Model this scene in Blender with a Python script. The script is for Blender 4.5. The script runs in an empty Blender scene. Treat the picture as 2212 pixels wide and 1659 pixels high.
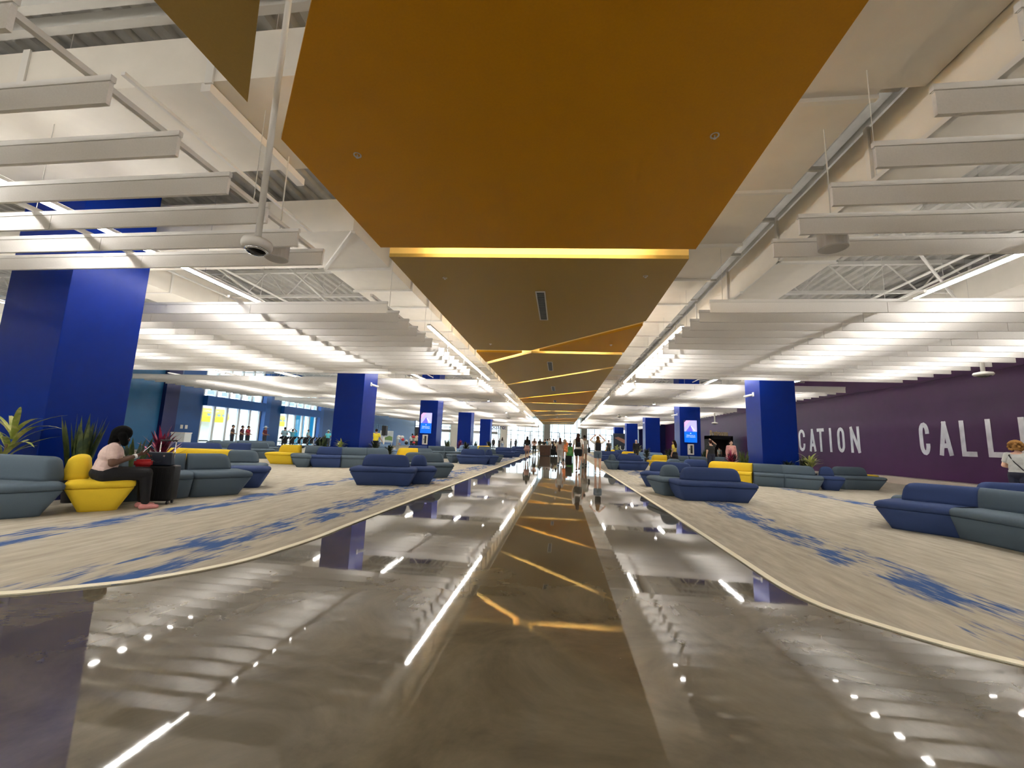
import bpy, bmesh, math, random
from mathutils import Vector, Matrix
from math import sin, cos, pi, radians
random.seed(7)
SC = bpy.context.scene
COL = SC.collection

# ------------------------------------------------------------------ camera
F = 885.0
H = 1.22
cam_d = bpy.data.cameras.new('camera'); cam = bpy.data.objects.new('camera', cam_d); COL.objects.link(cam)
f_ = Vector((105, -128.5, -F)).normalized()
u_ = Vector((230, 6230, -F)); u_ = (u_ - f_ * u_.dot(f_)).normalized()
r_ = f_.cross(u_)
M3 = Matrix((r_, f_, u_))            # camera -> world rotation
cam.matrix_world = Matrix.Translation((0, 0, H)) @ M3.to_4x4()
cam_d.sensor_fit = 'HORIZONTAL'; cam_d.sensor_width = 36.0; cam_d.lens = 36.0 * F / 2212.0
cam_d.clip_start = 0.05; cam_d.clip_end = 500
SC.camera = cam
SC.view_settings.view_transform = 'Standard'
SC.view_settings.look = 'None'
SC.view_settings.exposure = 1.12
SC.view_settings.gamma = 1.0
SC.view_settings.use_curve_mapping = False
SC.cycles.use_denoising = True
SC.cycles.max_bounces = 6
SC.cycles.diffuse_bounces = 4
SC.cycles.glossy_bounces = 3
SC.cycles.caustics_reflective = False
SC.cycles.caustics_refractive = False
SC.cycles.transparent_max_bounces = 6
SC.cycles.use_adaptive_sampling = True
SC.cycles.adaptive_threshold = 0.15
SC.cycles.sample_clamp_indirect = 6.0

# ------------------------------------------------------------------ materials
MATS = {}
def mat(name, col, rough=0.6, metal=0.0, emit=None, es=0.0, noise=0.0, nscale=20.0, bump=0.0, bscale=200.0, spec=0.5, coat=0.0):
    if name in MATS: return MATS[name]
    m = bpy.data.materials.new(name); m.use_nodes = True
    nt = m.node_tree; b = nt.nodes['Principled BSDF']
    b.inputs['Base Color'].default_value = (*col, 1)
    b.inputs['Roughness'].default_value = rough
    b.inputs['Metallic'].default_value = metal
    b.inputs['Specular IOR Level'].default_value = spec
    if coat: b.inputs['Coat Weight'].default_value = coat; b.inputs['Coat Roughness'].default_value = 0.08
    if emit:
        b.inputs['Emission Color'].default_value = (*emit, 1); b.inputs['Emission Strength'].default_value = es
    tc = None
    if noise > 0 or bump > 0:
        tc = nt.nodes.new('ShaderNodeTexCoord')
    if noise > 0:
        n = nt.nodes.new('ShaderNodeTexNoise'); n.inputs['Scale'].default_value = nscale; n.inputs['Detail'].default_value = 6
        nt.links.new(tc.outputs['Object'], n.inputs['Vector'])
        r = nt.nodes.new('ShaderNodeValToRGB')
        r.color_ramp.elements[0].position = 0.3; r.color_ramp.elements[1].position = 0.7
        r.color_ramp.elements[0].color = (*[max(0, c * (1 - noise)) for c in col], 1)
        r.color_ramp.elements[1].color = (*[min(1, c * (1 + noise)) for c in col], 1)
        nt.links.new(n.outputs['Fac'], r.inputs['Fac']); nt.links.new(r.outputs['Color'], b.inputs['Base Color'])
    if bump > 0:
        n2 = nt.nodes.new('ShaderNodeTexNoise'); n2.inputs['Scale'].default_value = bscale; n2.inputs['Detail'].default_value = 3
        nt.links.new(tc.outputs['Object'], n2.inputs['Vector'])
        bp = nt.nodes.new('ShaderNodeBump'); bp.inputs['Strength'].default_value = bump; bp.inputs['Distance'].default_value = 0.01
        nt.links.new(n2.outputs['Fac'], bp.inputs['Height']); nt.links.new(bp.outputs['Normal'], b.inputs['Normal'])
    MATS[name] = m
    return m

white = mat('white_paint', (0.72, 0.70, 0.66), 0.55)
felt = mat('baffle_felt', (0.80, 0.775, 0.745), 0.9, noise=0.03, nscale=60, bump=0.1, bscale=400)
rail_m = mat('baffle_rail', (0.72, 0.70, 0.67), 0.5)
duct_m = mat('duct_paint', (0.74, 0.70, 0.63), 0.6, noise=0.03, nscale=3)
deckm = mat('deck_paint', (0.48, 0.47, 0.44), 0.7, noise=0.1, nscale=4)
steel_w = mat('truss_paint', (0.62, 0.61, 0.58), 0.5)
orange = mat('orange_ceiling_paint', (0.66, 0.30, 0.001), 0.55, noise=0.03, nscale=50, spec=0.3)
brown = mat('ochre_ceiling_paint', (0.42, 0.27, 0.055), 0.5, noise=0.03, nscale=50, spec=0.4)
yfascia = mat('yellow_fascia_paint', (0.95, 0.66, 0.20), 0.6)
blue_col = mat('blue_gloss_paint', (0.0008, 0.016, 0.18), 0.38, noise=0.04, nscale=5, spec=0.15)
navy = mat('navy_paint', (0.003, 0.008, 0.085), 0.4)
teal = mat('teal_blue_paint', (0.012, 0.11, 0.25), 0.4, noise=0.05, nscale=2)
wblue = mat('wall_blue_paint', (0.008, 0.07, 0.24), 0.4, noise=0.05, nscale=2)
wblue2 = mat('beam_blue_paint', (0.01, 0.10, 0.38), 0.4)
purple = mat('purple_paint', (0.058, 0.010, 0.070), 0.42, noise=0.06, nscale=2, spec=0.3)
silver = mat('brushed_silver', (0.62, 0.60, 0.62), 0.35, metal=0.6, noise=0.15, nscale=3)
s_blue = mat('blue_upholstery', (0.034, 0.058, 0.155), 0.85, noise=0.15, nscale=300, bump=0.3, bscale=600, spec=0.25)
s_slate = mat('slate_upholstery', (0.085, 0.118, 0.150), 0.85, noise=0.15, nscale=300, bump=0.3, bscale=600, spec=0.25)
s_light = mat('light_blue_upholstery', (0.16, 0.25, 0.38), 0.85, noise=0.15, nscale=300, bump=0.3, bscale=600, spec=0.25)
s_yel = mat('yellow_upholstery', (0.72, 0.50, 0.03), 0.85, noise=0.12, nscale=300, bump=0.3, bscale=600, spec=0.25)
black = mat('black_plastic', (0.01, 0.01, 0.011), 0.45)
darkfab = mat('black_cloth', (0.008, 0.008, 0.010), 0.9)
chrome = mat('chrome', (0.8, 0.8, 0.82), 0.15, metal=1.0)
lamp = mat('lamp_white', (1, 1, 1), 0.5, emit=(1.0, 0.965, 0.91), es=32.0)
lamp_up = mat('lamp_uplight', (1, 1, 1), 0.5, emit=(1.0, 0.95, 0.88), es=4.0)
cove = mat('cove_lamp', (1, 1, 1), 0.5, emit=(1.0, 0.86, 0.58), es=42.0)
spark = mat('downlight_lamp', (1, 1, 1), 0.5, emit=(1.0, 0.95, 0.9), es=15.0)
frame_w = mat('window_frame_white', (0.85, 0.87, 0.87), 0.4)
frame_d = mat('window_frame_grey', (0.32, 0.34, 0.35), 0.4)
cream = mat('cream_trim', (0.85, 0.79, 0.60), 0.5)
beige = mat('beige_pier_paint', (0.80, 0.77, 0.68), 0.6)

def concrete():
    m = bpy.data.materials.new('polished_concrete'); m.use_nodes = True
    nt = m.node_tree; b = nt.nodes['Principled BSDF']; N = nt.nodes.new; L = nt.links.new
    tc = N('ShaderNodeTexCoord')
    n1 = N('ShaderNodeTexNoise'); n1.inputs['Scale'].default_value = 1.3; n1.inputs['Detail'].default_value = 9; n1.inputs['Roughness'].default_value = 0.65
    n1.inputs['Distortion'].default_value = 0.6
    L(tc.outputs['Object'], n1.inputs['Vector'])
    r = N('ShaderNodeValToRGB'); e = r.color_ramp.elements
    e[0].position = 0.32; e[0].color = (0.070, 0.058, 0.038, 1)
    e[1].position = 0.72; e[1].color = (0.165, 0.140, 0.096, 1)
    L(n1.outputs['Fac'], r.inputs['Fac'])
    # pale aggregate specks
    v = N('ShaderNodeTexVoronoi'); v.inputs['Scale'].default_value = 9
    L(tc.outputs['Object'], v.inputs['Vector'])
    r2 = N('ShaderNodeValToRGB'); e = r2.color_ramp.elements
    e[0].position = 0.0; e[0].color = (1, 1, 1, 1); e[1].position = 0.035; e[1].color = (0, 0, 0, 1)
    L(v.outputs['Distance'], r2.inputs['Fac'])
    n3 = N('ShaderNodeTexNoise'); n3.inputs['Scale'].default_value = 2.1; L(tc.outputs['Object'], n3.inputs['Vector'])
    r3 = N('ShaderNodeValToRGB'); e = r3.color_ramp.elements; e[0].position = 0.55; e[0].color = (0, 0, 0, 1); e[1].position = 0.62; e[1].color = (1, 1, 1, 1)
    L(n3.outputs['Fac'], r3.inputs['Fac'])
    mu = N('ShaderNodeMath'); mu.operation = 'MULTIPLY'; L(r2.outputs['Color'], mu.inputs[0]); L(r3.outputs['Color'], mu.inputs[1])
    mx = N('ShaderNodeMix'); mx.data_type = 'RGBA'; mx.inputs[7].default_value = (0.4, 0.37, 0.3, 1)
    L(mu.outputs[0], mx.inputs[0]); L(r.outputs['Color'], mx.inputs[6]); L(mx.outputs[2], b.inputs['Base Color'])
    n4 = N('ShaderNodeTexNoise'); n4.inputs['Scale'].default_value = 40; n4.inputs['Detail'].default_value = 5; L(tc.outputs['Object'], n4.inputs['Vector'])
    mr = N('ShaderNodeMapRange'); mr.inputs['To Min'].default_value = 0.012; mr.inputs['To Max'].default_value = 0.05
    L(n4.outputs['Fac'], mr.inputs['Value']); L(mr.outputs['Result'], b.inputs['Roughness'])
    n5 = N('ShaderNodeTexNoise'); n5.inputs['Scale'].default_value = 5.5; n5.inputs['Detail'].default_value = 2; L(tc.outputs['Object'], n5.inputs['Vector'])
    bp = N('ShaderNodeBump'); bp.inputs['Strength'].default_value = 0.03; bp.inputs['Distance'].default_value = 0.005
    L(n5.outputs['Fac'], bp.inputs['Height']); L(bp.outputs['Normal'], b.inputs['Normal'])
    b.inputs['Specular IOR Level'].default_value = 0.62
    return m

def carpet_mat(side):
    m = bpy.data.materials.new('streaked_carpet_' + ('west' if side < 0 else 'east')); m.use_nodes = True
    nt = m.node_tree; b = nt.nodes['Principled BSDF']; N = nt.nodes.new; L = nt.links.new
    tc = N('ShaderNodeTexCoord')
    def streak(scale, loc=(0, 0, 0), detail=4, rough=0.6):
        # streaks run along the hall (stretched in Y)
        mp = N('ShaderNodeMapping'); mp.inputs['Scale'].default_value = scale; mp.inputs['Location'].default_value = loc
        mp.inputs['Rotation'].default_value = (0, 0, 0.12 * side)
        L(tc.outputs['Object'], mp.inputs['Vector'])
        n = N('ShaderNodeTexNoise'); n.inputs['Scale'].default_value = 1.0; n.inputs['Detail'].default_value = detail; n.inputs['Roughness'].default_value = rough
        L(mp.outputs['Vector'], n.inputs['Vector']); return n
    base = streak((9, 1.6, 1))
    r = N('ShaderNodeValToRGB'); e = r.color_ramp.elements
    e[0].position = 0.30; e[0].color = (0.35, 0.312, 0.245, 1); e[1].position = 0.68; e[1].color = (0.50, 0.456, 0.370, 1)
    L(base.outputs['Fac'], r.inputs['Fac'])
    fine = streak((19, 3.2, 1), (3, 5, 0), 5, 0.62)
    patch = streak((3.2, 1.3, 1), (11, 2.5, 0), 2, 0.5)
    # band masks across X (distance from the walkway)
    sep = N('ShaderNodeSeparateXYZ'); L(tc.outputs['Object'], sep.inputs[0])
    x = N('ShaderNodeMath'); x.operation = 'MULTIPLY_ADD'; x.inputs[1].default_value = 1.0; x.inputs[2].default_value = 0.45
    L(sep.outputs['X'], x.inputs[0])
    ax = N('ShaderNodeMath'); ax.operation = 'ABSOLUTE'; L(x.outputs[0], ax.inputs[0])
    wob = N('ShaderNodeTexNoise'); wob.noise_dimensions = '1D'; wob.inputs['Scale'].default_value = 0.23
    L(sep.outputs['Y'], wob.inputs['W'])
    wm = N('ShaderNodeMath'); wm.operation = 'MULTIPLY_ADD'; wm.inputs[1].default_value = 0.8; wm.inputs[2].default_value = -0.40
    L(wob.outputs['Fac'], wm.inputs[0])
    ad = N('ShaderNodeMath'); ad.operation = 'ADD'; L(ax.outputs[0], ad.inputs[0]); L(wm.outputs[0], ad.inputs[1])
    def band(c, w):
        s = N('ShaderNodeMath'); s.operation = 'SUBTRACT'; s.inputs[1].default_value = c; L(ad.outputs[0], s.inputs[0])
        a = N('ShaderNodeMath'); a.operation = 'ABSOLUTE'; L(s.outputs[0], a.inputs[0])
        mr = N('ShaderNodeMapRange'); mr.inputs['From Min'].default_value = w * 0.55; mr.inputs['From Max'].default_value = w * 1.25
        mr.inputs['To Min'].default_value = 1; mr.inputs['To Max'].default_value = 0
        L(a.outputs[0], mr.inputs['Value']); return mr
    b1 = band(3.25 if side < 0 else 3.95, 0.50); b2 = band(5.35 if side < 0 else 7.9, 0.35)
    mxb = N('ShaderNodeMath'); mxb.operation = 'MAXIMUM'; L(b1.outputs[0], mxb.inputs[0]); L(b2.outputs[0], mxb.inputs[1])
    # value = 0.55*fine + 0.45*patch, threshold moved by the band
    a1 = N('ShaderNodeMath'); a1.operation = 'MULTIPLY'; a1.inputs[1].default_value = 0.6; L(fine.outputs['Fac'], a1.inputs[0])
    a2 = N('ShaderNodeMath'); a2.operation = 'MULTIPLY_ADD'; a2.inputs[1].default_value = 0.7; L(patch.outputs['Fac'], a2.inputs[0]); L(a1.outputs[0], a2.inputs[2])
    a3 = N('ShaderNodeMath'); a3.operation = 'MULTIPLY_ADD'; a3.inputs[1].default_value = 0.26; L(mxb.outputs[0], a3.inputs[0]); L(a2.outputs[0], a3.inputs[2])
    th = N('ShaderNodeMapRange'); th.inputs['From Min'].default_value = 0.85; th.inputs['From Max'].default_value = 0.975
    L(a3.outputs[0], th.inputs['Value'])
    mx = N('ShaderNodeMix'); mx.data_type = 'RGBA'; mx.inputs[7].default_value = (0.05, 0.105, 0.265, 1)
    L(th.outputs['Result'], mx.inputs[0]); L(r.outputs['Color'], mx.inputs[6]); L(mx.outputs[2], b.inputs['Base Color'])
    b.inputs['Roughness'].default_value = 0.95; b.inputs['Specular IOR Level'].default_value = 0.1
    n5 = N('ShaderNodeTexNoise'); n5.inputs['Scale'].default_value = 250; L(tc.outputs['Object'], n5.inputs['Vector'])
    bp = N('ShaderNodeBump'); bp.inputs['Strength'].default_value = 0.25; bp.inputs['Distance'].default_value = 0.01
    L(n5.outputs['Fac'], bp.inputs['Height']); L(bp.outputs['Normal'], b.inputs['Normal'])
    return m

def glass_mat(name='window_glass', tint=(0.93, 0.98, 1.0), refl=0.07):
    m = bpy.data.materials.new(name); m.use_nodes = True
    nt = m.node_tree; nt.nodes.clear(); N = nt.nodes.new; L = nt.links.new
    o = N('ShaderNodeOutputMaterial'); mx = N('ShaderNodeMixShader'); t = N('ShaderNodeBsdfTransparent'); g = N('ShaderNodeBsdfGlossy')
    t.inputs['Color'].default_value = (*tint, 1); g.inputs['Roughness'].default_value = 0.02
    mx.inputs[0].default_value = refl
    L(t.outputs[0], mx.inputs[1]); L(g.outputs[0], mx.inputs[2]); L(mx.outputs[0], o.inputs['Surface'])
    return m
glass = glass_mat()

# ------------------------------------------------------------------ mesh helpers
def link(name, bm, m, parent=None, smooth=False, mods=None):
    me = bpy.data.meshes.new(name)
    bm.normal_update(); bm.to_mesh(me); bm.free()
    ms = m if isinstance(m, (list, tuple)) else [m]
    for k in ms: me.materials.append(k)
    if smooth:
        for p in me.polygons: p.use_smooth = True
    o = bpy.data.objects.new(name, me); COL.objects.link(o)
    if parent: o.parent = parent
    return o
def tag(o, label=None, cat=None, group=None, kind=None):
    if label: o['label'] = label
    if cat: o['category'] = cat
    if group: o['group'] = group
    if kind: o['kind'] = kind
    return o
def thing(name, label, cat, loc=(0, 0, 0), rz=0.0, group=None):
    o = bpy.data.objects.new(name, None); COL.objects.link(o)
    o.location = loc; o.rotation_euler = (0, 0, rz); o.empty_display_size = 0.1
    return tag(o, label, cat, group)
def box(bm, x0, x1, y0, y1, z0, z1, mi=0):
    vs = [bm.verts.new(p) for p in ((x0, y0, z0), (x1, y0, z0), (x1, y1, z0), (x0, y1, z0), (x0, y0, z1), (x1, y0, z1), (x1, y1, z1), (x0, y1, z1))]
    for q in ((3, 2, 1, 0), (4, 5, 6, 7), (0, 1, 5, 4), (1, 2, 6, 5), (2, 3, 7, 6), (3, 0, 4, 7)):
        f = bm.faces.new([vs[i] for i in q]); f.material_index = mi
    return bm
def BOX(*a): return box(bmesh.new(), *a)
def bevelled(bm, w=0.01, seg=2):
    bmesh.ops.bevel(bm, geom=list(bm.edges), offset=w, segments=seg, affect='EDGES', profile=0.6); return bm
def prism(bm, pts, z0, z1, mi=0):
    a = [bm.verts.new((p[0], p[1], z0)) for p in pts]; b = [bm.verts.new((p[0], p[1], z1)) for p in pts]
    n = len(pts); fs = [bm.faces.new(a[::-1]), bm.faces.new(b)]
    for i in range(n): fs.append(bm.faces.new((a[i], a[(i + 1) % n], b[(i + 1) % n], b[i])))
    for f in fs: f.material_index = mi
    return bm
def bar(bm, p, q, r=0.02, n=8, r2=None, sq=False):
    p = Vector(p); q = Vector(q); d = q - p
    if d.length < 1e-6: return bm
    r2 = r if r2 is None else r2
    w = d.normalized(); a = w.orthogonal().normalized()
    if sq:
        n = 4; up = Vector((0, 0, 1)) if abs(w.z) < 0.95 else Vector((1, 0, 0))
        a = (up - w * up.dot(w)).normalized(); a = (a + w.cross(a)).normalized()
    b = w.cross(a)
    R1 = [bm.verts.new(p + (a * cos(2 * pi * i / n) + b * sin(2 * pi * i / n)) * r) for i in range(n)]
    R2 = [bm.verts.new(q + (a * cos(2 * pi * i / n) + b * sin(2 * pi * i / n)) * r2) for i in range(n)]
    for i in range(n): bm.faces.new((R1[i], R1[(i + 1) % n], R2[(i + 1) % n], R2[i]))
    bm.faces.new(R1[::-1]); bm.faces.new(R2)
    return bm
def lathe(bm, prof, c=(0, 0, 0), n=24):
    rings = []
    for r, z in prof:
        if r < 1e-5: rings.append([bm.verts.new((c[0], c[1], c[2] + z))])
        else: rings.append([bm.verts.new((c[0] + r * cos(2 * pi * i / n), c[1] + r * sin(2 * pi * i / n), c[2] + z)) for i in range(n)])
    for A, B in zip(rings, rings[1:]):
        if len(A) == 1 and len(B) == 1: continue
        for i in range(n):
            j = (i + 1) % n
            if len(A) == 1: bm.faces.new((A[0], B[j], B[i]))
            elif len(B) == 1: bm.faces.new((A[i], A[j], B[0]))
            else: bm.faces.new((A[i], A[j], B[j], B[i]))
    return bm
def ball(bm, c, r, seg=12, rot=None):
    r = (r, r, r) if not hasattr(r, '__len__') else r
    c = Vector(c); nv = max(6, seg * 2 // 3); rot = rot or Matrix.Identity(3)
    P = lambda a, b: bm.verts.new(c + rot @ Vector((r[0] * sin(b) * cos(a), r[1] * sin(b) * sin(a), r[2] * cos(b))))
    top = P(0, 0); bot = P(0, pi); rings = [[P(2 * pi * i / seg, pi * j / nv) for i in range(seg)] for j in range(1, nv)]
    for i in range(seg):
        k = (i + 1) % seg
        bm.faces.new((top, rings[0][i], rings[0][k])); bm.faces.new((bot, rings[-1][k], rings[-1][i]))
        for A, B in zip(rings, rings[1:]): bm.faces.new((A[i], B[i], B[k], A[k]))
    return bm
def cap(bm, p, q, r1, r2=None, n=10):
    r2 = r1 if r2 is None else r2
    bar(bm, p, q, r1, n, r2); ball(bm, p, r1, n); ball(bm, q, r2, n); return bm
def struct(name, bm, m, parent=None):
    o = link(name, bm, m, parent)
    if not parent: o['kind'] = 'structure'
    return o
def text_bm(s, size, depth, font=None, sx=1.0, align='CENTER', off=0.0):
    c = bpy.data.curves.new('t', 'FONT'); c.body = s; c.size = size; c.extrude = depth; c.align_x = align; c.offset = off
    o = bpy.data.objects.new('t', c); COL.objects.link(o)
    dg = bpy.context.evaluated_depsgraph_get(); me = bpy.data.meshes.new_from_object(o.evaluated_get(dg))
    bm = bmesh.new(); bm.from_mesh(me); bpy.data.objects.remove(o); bpy.data.curves.remove(c); bpy.data.meshes.remove(me)
    for v in bm.verts: v.co.x *= sx
    return bm

# ------------------------------------------------------------------ the hall shell
ZD = 6.6
XW, XE = -24.0, 15.44
CA, CB = Vector((-24.0, 66.0)), Vector((15.44, 92.0))      # the slanting curtain wall
struct('floor', prism(bmesh.new(), [(XW, -10), (XE, -10), (XE, 92), (CB.x, CB.y), (CA.x, CA.y)][:3] + [(CB.x, CB.y), (CA.x, CA.y)], -0.1, 0.0), concrete())
LW = [(-2.85, 64.0), (-2.85, 8.0), (-2.85, 5.6), (-2.83, 4.86), (-2.88, 4.2), (-2.94, 3.8), (-3.10, 3.42), (-3.34, 3.09), (-3.62, 2.86), (-3.95, 2.65), (-4.8, 2.28), (-6.0, 1.95), (-8.0, 1.6), (-12, 1.3), (-23.9, 1.1)]
RW = [(2.02, 72.0), (2.02, 8.0), (2.0, 5.2), (1.99, 4.5), (2.01, 4.07), (2.1, 3.72), (2.29, 3.44), (2.5, 3.2), (2.77, 3.0), (3.3, 2.72), (4.2, 2.4), (6.0, 2.05), (9, 1.8), (15.4, 1.6)]
def strip_poly(line, w):
    out = []
    for i, p in enumerate(line):
        a = Vector(line[max(0, i - 1)]); b = Vector(line[min(len(line) - 1, i + 1)]); t = (b - a).normalized()
        out.append((p[0] - t.y * w, p[1] + t.x * w))
    return out
def ribbon(bm, A, B, z0, z1):
    a0 = [bm.verts.new((*p, z0)) for p in A]; a1 = [bm.verts.new((*p, z1)) for p in A]
    b0 = [bm.verts.new((*p, z0)) for p in B]; b1 = [bm.verts.new((*p, z1)) for p in B]
    for i in range(len(A) - 1):
        for q in ((a1[i], a1[i + 1], b1[i + 1], b1[i]), (a0[i], a0[i + 1], a1[i + 1], a1[i]), (b1[i], b1[i + 1], b0[i + 1], b0[i])):
            bm.faces.new(q)
    return bm
def smooth_line(L, n=5):
    out = []
    for i in range(len(L) - 1):
        p0 = Vector(L[max(0, i - 1)]); p1 = Vector(L[i]); p2 = Vector(L[i + 1]); p3 = Vector(L[min(len(L) - 1, i + 2)])
        k = n if 1 < i < len(L) - 2 else 1
        for j in range(k):
            t = j / k
            out.append(tuple(0.5 * ((2 * p1) + (-p0 + p2) * t + (2 * p0 - 5 * p1 + 4 * p2 - p3) * t * t + (-p0 + 3 * p1 - 3 * p2 + p3) * t ** 3)))
    out.append(tuple(L[-1])); return out
LWs, RWs = smooth_line(LW), smooth_line(RW)
cw = link('carpet', prism(bmesh.new(), [(-23.95, 64.0)] + LWs, 0.0, 0.008), carpet_mat(-1)); tag(cw, 'beige carpet with blue streaks left of the walkway', 'carpet')
ce = link('carpet', prism(bmesh.new(), [(15.4, 80.0), (2.02, 72.0)][::1] + RWs[1:], 0.0, 0.008), carpet_mat(1)); tag(ce, 'beige carpet with blue streaks right of the walkway', 'carpet')
struct('trim_1', ribbon(bmesh.new(), LWs, strip_poly(LWs, -0.075), 0.0, 0.011), cream)
struct('trim_2', ribbon(bmesh.new(), RWs, strip_poly(RWs, 0.075), 0.0, 0.011), cream)

# corrugated roof deck, ribs along the hall
bm = bmesh.new(); x = XW; rows = []
while x < XE:
    for dx, z in ((0, 0.07), (0.10, 0.07), (0.15, 0.0), (0.25, 0.0), (0.30, 0.07)): rows.append((x + dx, ZD + z))
    x += 0.30
va = [bm.verts.new((a, -10, z)) for a, z in rows]; vb = [bm.verts.new((a, 93, z)) for a, z in rows]
for i in range(len(rows) - 1):
    if rows[i] != rows[i + 1]: bm.faces.new((va[i], va[i + 1], vb[i + 1], vb[i]))
struct('ceiling', bm, deckm)
struct('trim_3', BOX(XW - 1, XE + 1, -11, 94, ZD + 0.08, ZD + 0.3), deckm)         # roof slab over the deck
struct('wall_back', BOX(XW, XE, -10.3, -10, 0, ZD), mat('back_wall_paint', (0.6, 0.58, 0.54), 0.6))
struct('wall_right', BOX(XE, XE + 0.3, -10.3, 92.2, 0, ZD), purple)
struct('baseboard_right', BOX(XE - 0.03, XE, -10, 91.9, 0, 0.13), mat('baseboard_grey', (0.45, 0.42, 0.38), 0.5))
struct('trim_4', BOX(XE - 0.06, XE, -10, 91.9, 4.4, 4.5), purple)

# west wall with two window bays
wins = [(24.9, 30.45), (32.7, 38.1), (44.0, 44.01)]
bm = bmesh.new()
box(bm, XW - 0.3, XW, 22.9, 24.9, 0, ZD); box(bm, XW - 0.3, XW, 38.1, 66.2, 0, ZD)
for a, b in ((24.9, 30.45), (32.7, 38.1)):
    box(bm, XW - 0.3, XW, a, b, 0, 0.12); box(bm, XW - 0.3, XW, a, b, 6.2, ZD)
box(bm, XW - 0.3, XW, 30.45, 32.7, 0, ZD)
struct('wall_left', bm, wblue)
struct('wall_left_near', BOX(XW - 0.3, XW, -10.3, 22.0, 0, ZD), teal)
struct('wall_left_pier', BOX(XW - 0.3, XW + 0.25, 22.0, 22.9, 0, ZD), navy)
for i, (a, b) in enumerate(((24.9, 30.45), (32.7, 38.1))):
    w = tag(link('window_%d' % (i + 1), BOX(XW - 0.16, XW - 0.14, a, b, 0.12, 6.2), glass), kind='structure')
    fm = bmesh.new(); n = 5
    for k in range(n + 1):
        y = a + (b - a) * k / n; ww = 0.09 if 0 < k < n else 0.14
        box(fm, XW - 0.2, XW - 0.05, max(a, y - ww), min(b, y + ww), 0.12, 6.2)
    box(fm, XW - 0.2, XW - 0.05, a, b, 0.12, 0.2); box(fm, XW - 0.2, XW - 0.05, a, b, 4.9, 5.0)
    link('window_frame', fm, frame_w, w)
    bmb = BOX(XW - 0.3, XW + 0.35, a, b + (0.1 if i == 0 else 0.05), 2.9, 3.55)
    tag(struct('trim_%d' % (5 + i), bmb, wblue2))
    # slanted bright reveal at the far side of each bay
    prm = prism(bmesh.new(), [(XW - 0.3, b), (XW + 0.36, b), (XW + 0.36, b + 0.55), (XW - 0.3, b + 0.9)], 0.0, 6.3)
    struct('trim_%d' % (7 + i), prm, wblue2)

# curtain wall at the far end
cd = (CB - CA); CL = cd.length; cu = cd.normalized(); cang = math.atan2(cu.y, cu.x)
cwall = thing('curtain_wall', None, None, (CA.x, CA.y, 0), cang); cwall['kind'] = 'structure'; cwall.name = 'window_3'
link('glass', BOX(0, CL, -0.02, 0.0, 0.05, ZD), glass, cwall)
k = 0.0
while k <= CL:
    link('mullion', BOX(k - 0.035, k + 0.035, -0.08, 0.06, 0.05, ZD), frame_w, cwall); k += 1.48
fm = bmesh.new(); box(fm, 0, CL, -0.1, 0.08, 3.25, 3.35); box(fm, 0, CL, -0.06, 0.06, 2.48, 2.56); box(fm, 0, CL, -0.1, 0.08, 0, 0.1)
for k in range(0, 7): box(fm, 2 + k * 6.6, 2.1 + k * 6.6, -0.12, 0.1, 0, 3.3)
link('transom', fm, frame_d, cwall)
fm = BOX(4.0, 15.0, -0.16, 0.1, 2.45, 2.9); link('door_header', fm, mat('header_grey', (0.33, 0.32, 0.30), 0.5), cwall)
for k in (6.1, 15.6, 24.8, 33.6):
    link('pier', BOX(k, k + 1.35, -0.25, 0.3, 0, ZD), beige, cwall)
# right end of the hall beyond the purple wall
struct('wall_right_far', BOX(11.6, XE, 63.6, 64.0, 0, ZD), navy)

# lettering on the curtain wall
t = text_bm('Aboard!', 1.15, 0.03, off=0.02); bmesh.ops.rotate(t, verts=t.verts, cent=(0, 0, 0), matrix=Matrix.Rotation(pi / 2, 3, 'X'))
o = link('window_lettering', t, navy); o.matrix_world = Matrix.Translation((CA.x + cu.x * 14.9, CA.y + cu.y * 14.9 - 0.3, 3.42)) @ Matrix.Rotation(cang, 4, 'Z')
tag(o, 'dark blue word on the upper panes of the far glass wall', 'sign')

# ------------------------------------------------------------------ outside
struct('ground_outside', BOX(-120, 120, -60, 220, -0.4, -0.15), mat('pale_quay', (0.6, 0.6, 0.58), 0.8))
hull_w = mat('ship_white', (0.8, 0.82, 0.82), 0.5); boat_y = mat('lifeboat_yellow', (0.9, 0.62, 0.02), 0.4); sgrey = mat('ship_window_grey', (0.25, 0.3, 0.32), 0.6)  # the last grey is the plain colour of cabin and lifeboat windows
cyan = mat('cyan_banner', (0.02, 0.55, 0.70), 0.5)
ship = thing('ship', 'white ship hull with decks seen through the left windows', 'ship', (-45, 45, 0))
hl = link('hull', BOX(-8, 0, -30, 40, 0.0, 3.2), hull_w, ship); sup = link('superstructure', BOX(-8, -3.0, -30, 40, 3.2, 10), hull_w, ship)
for k in range(28): link('cabin_window', BOX(-3.02, -2.96, -29 + k * 2.45, -27.6 + k * 2.45, 5.8, 6.7), sgrey, sup)
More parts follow.
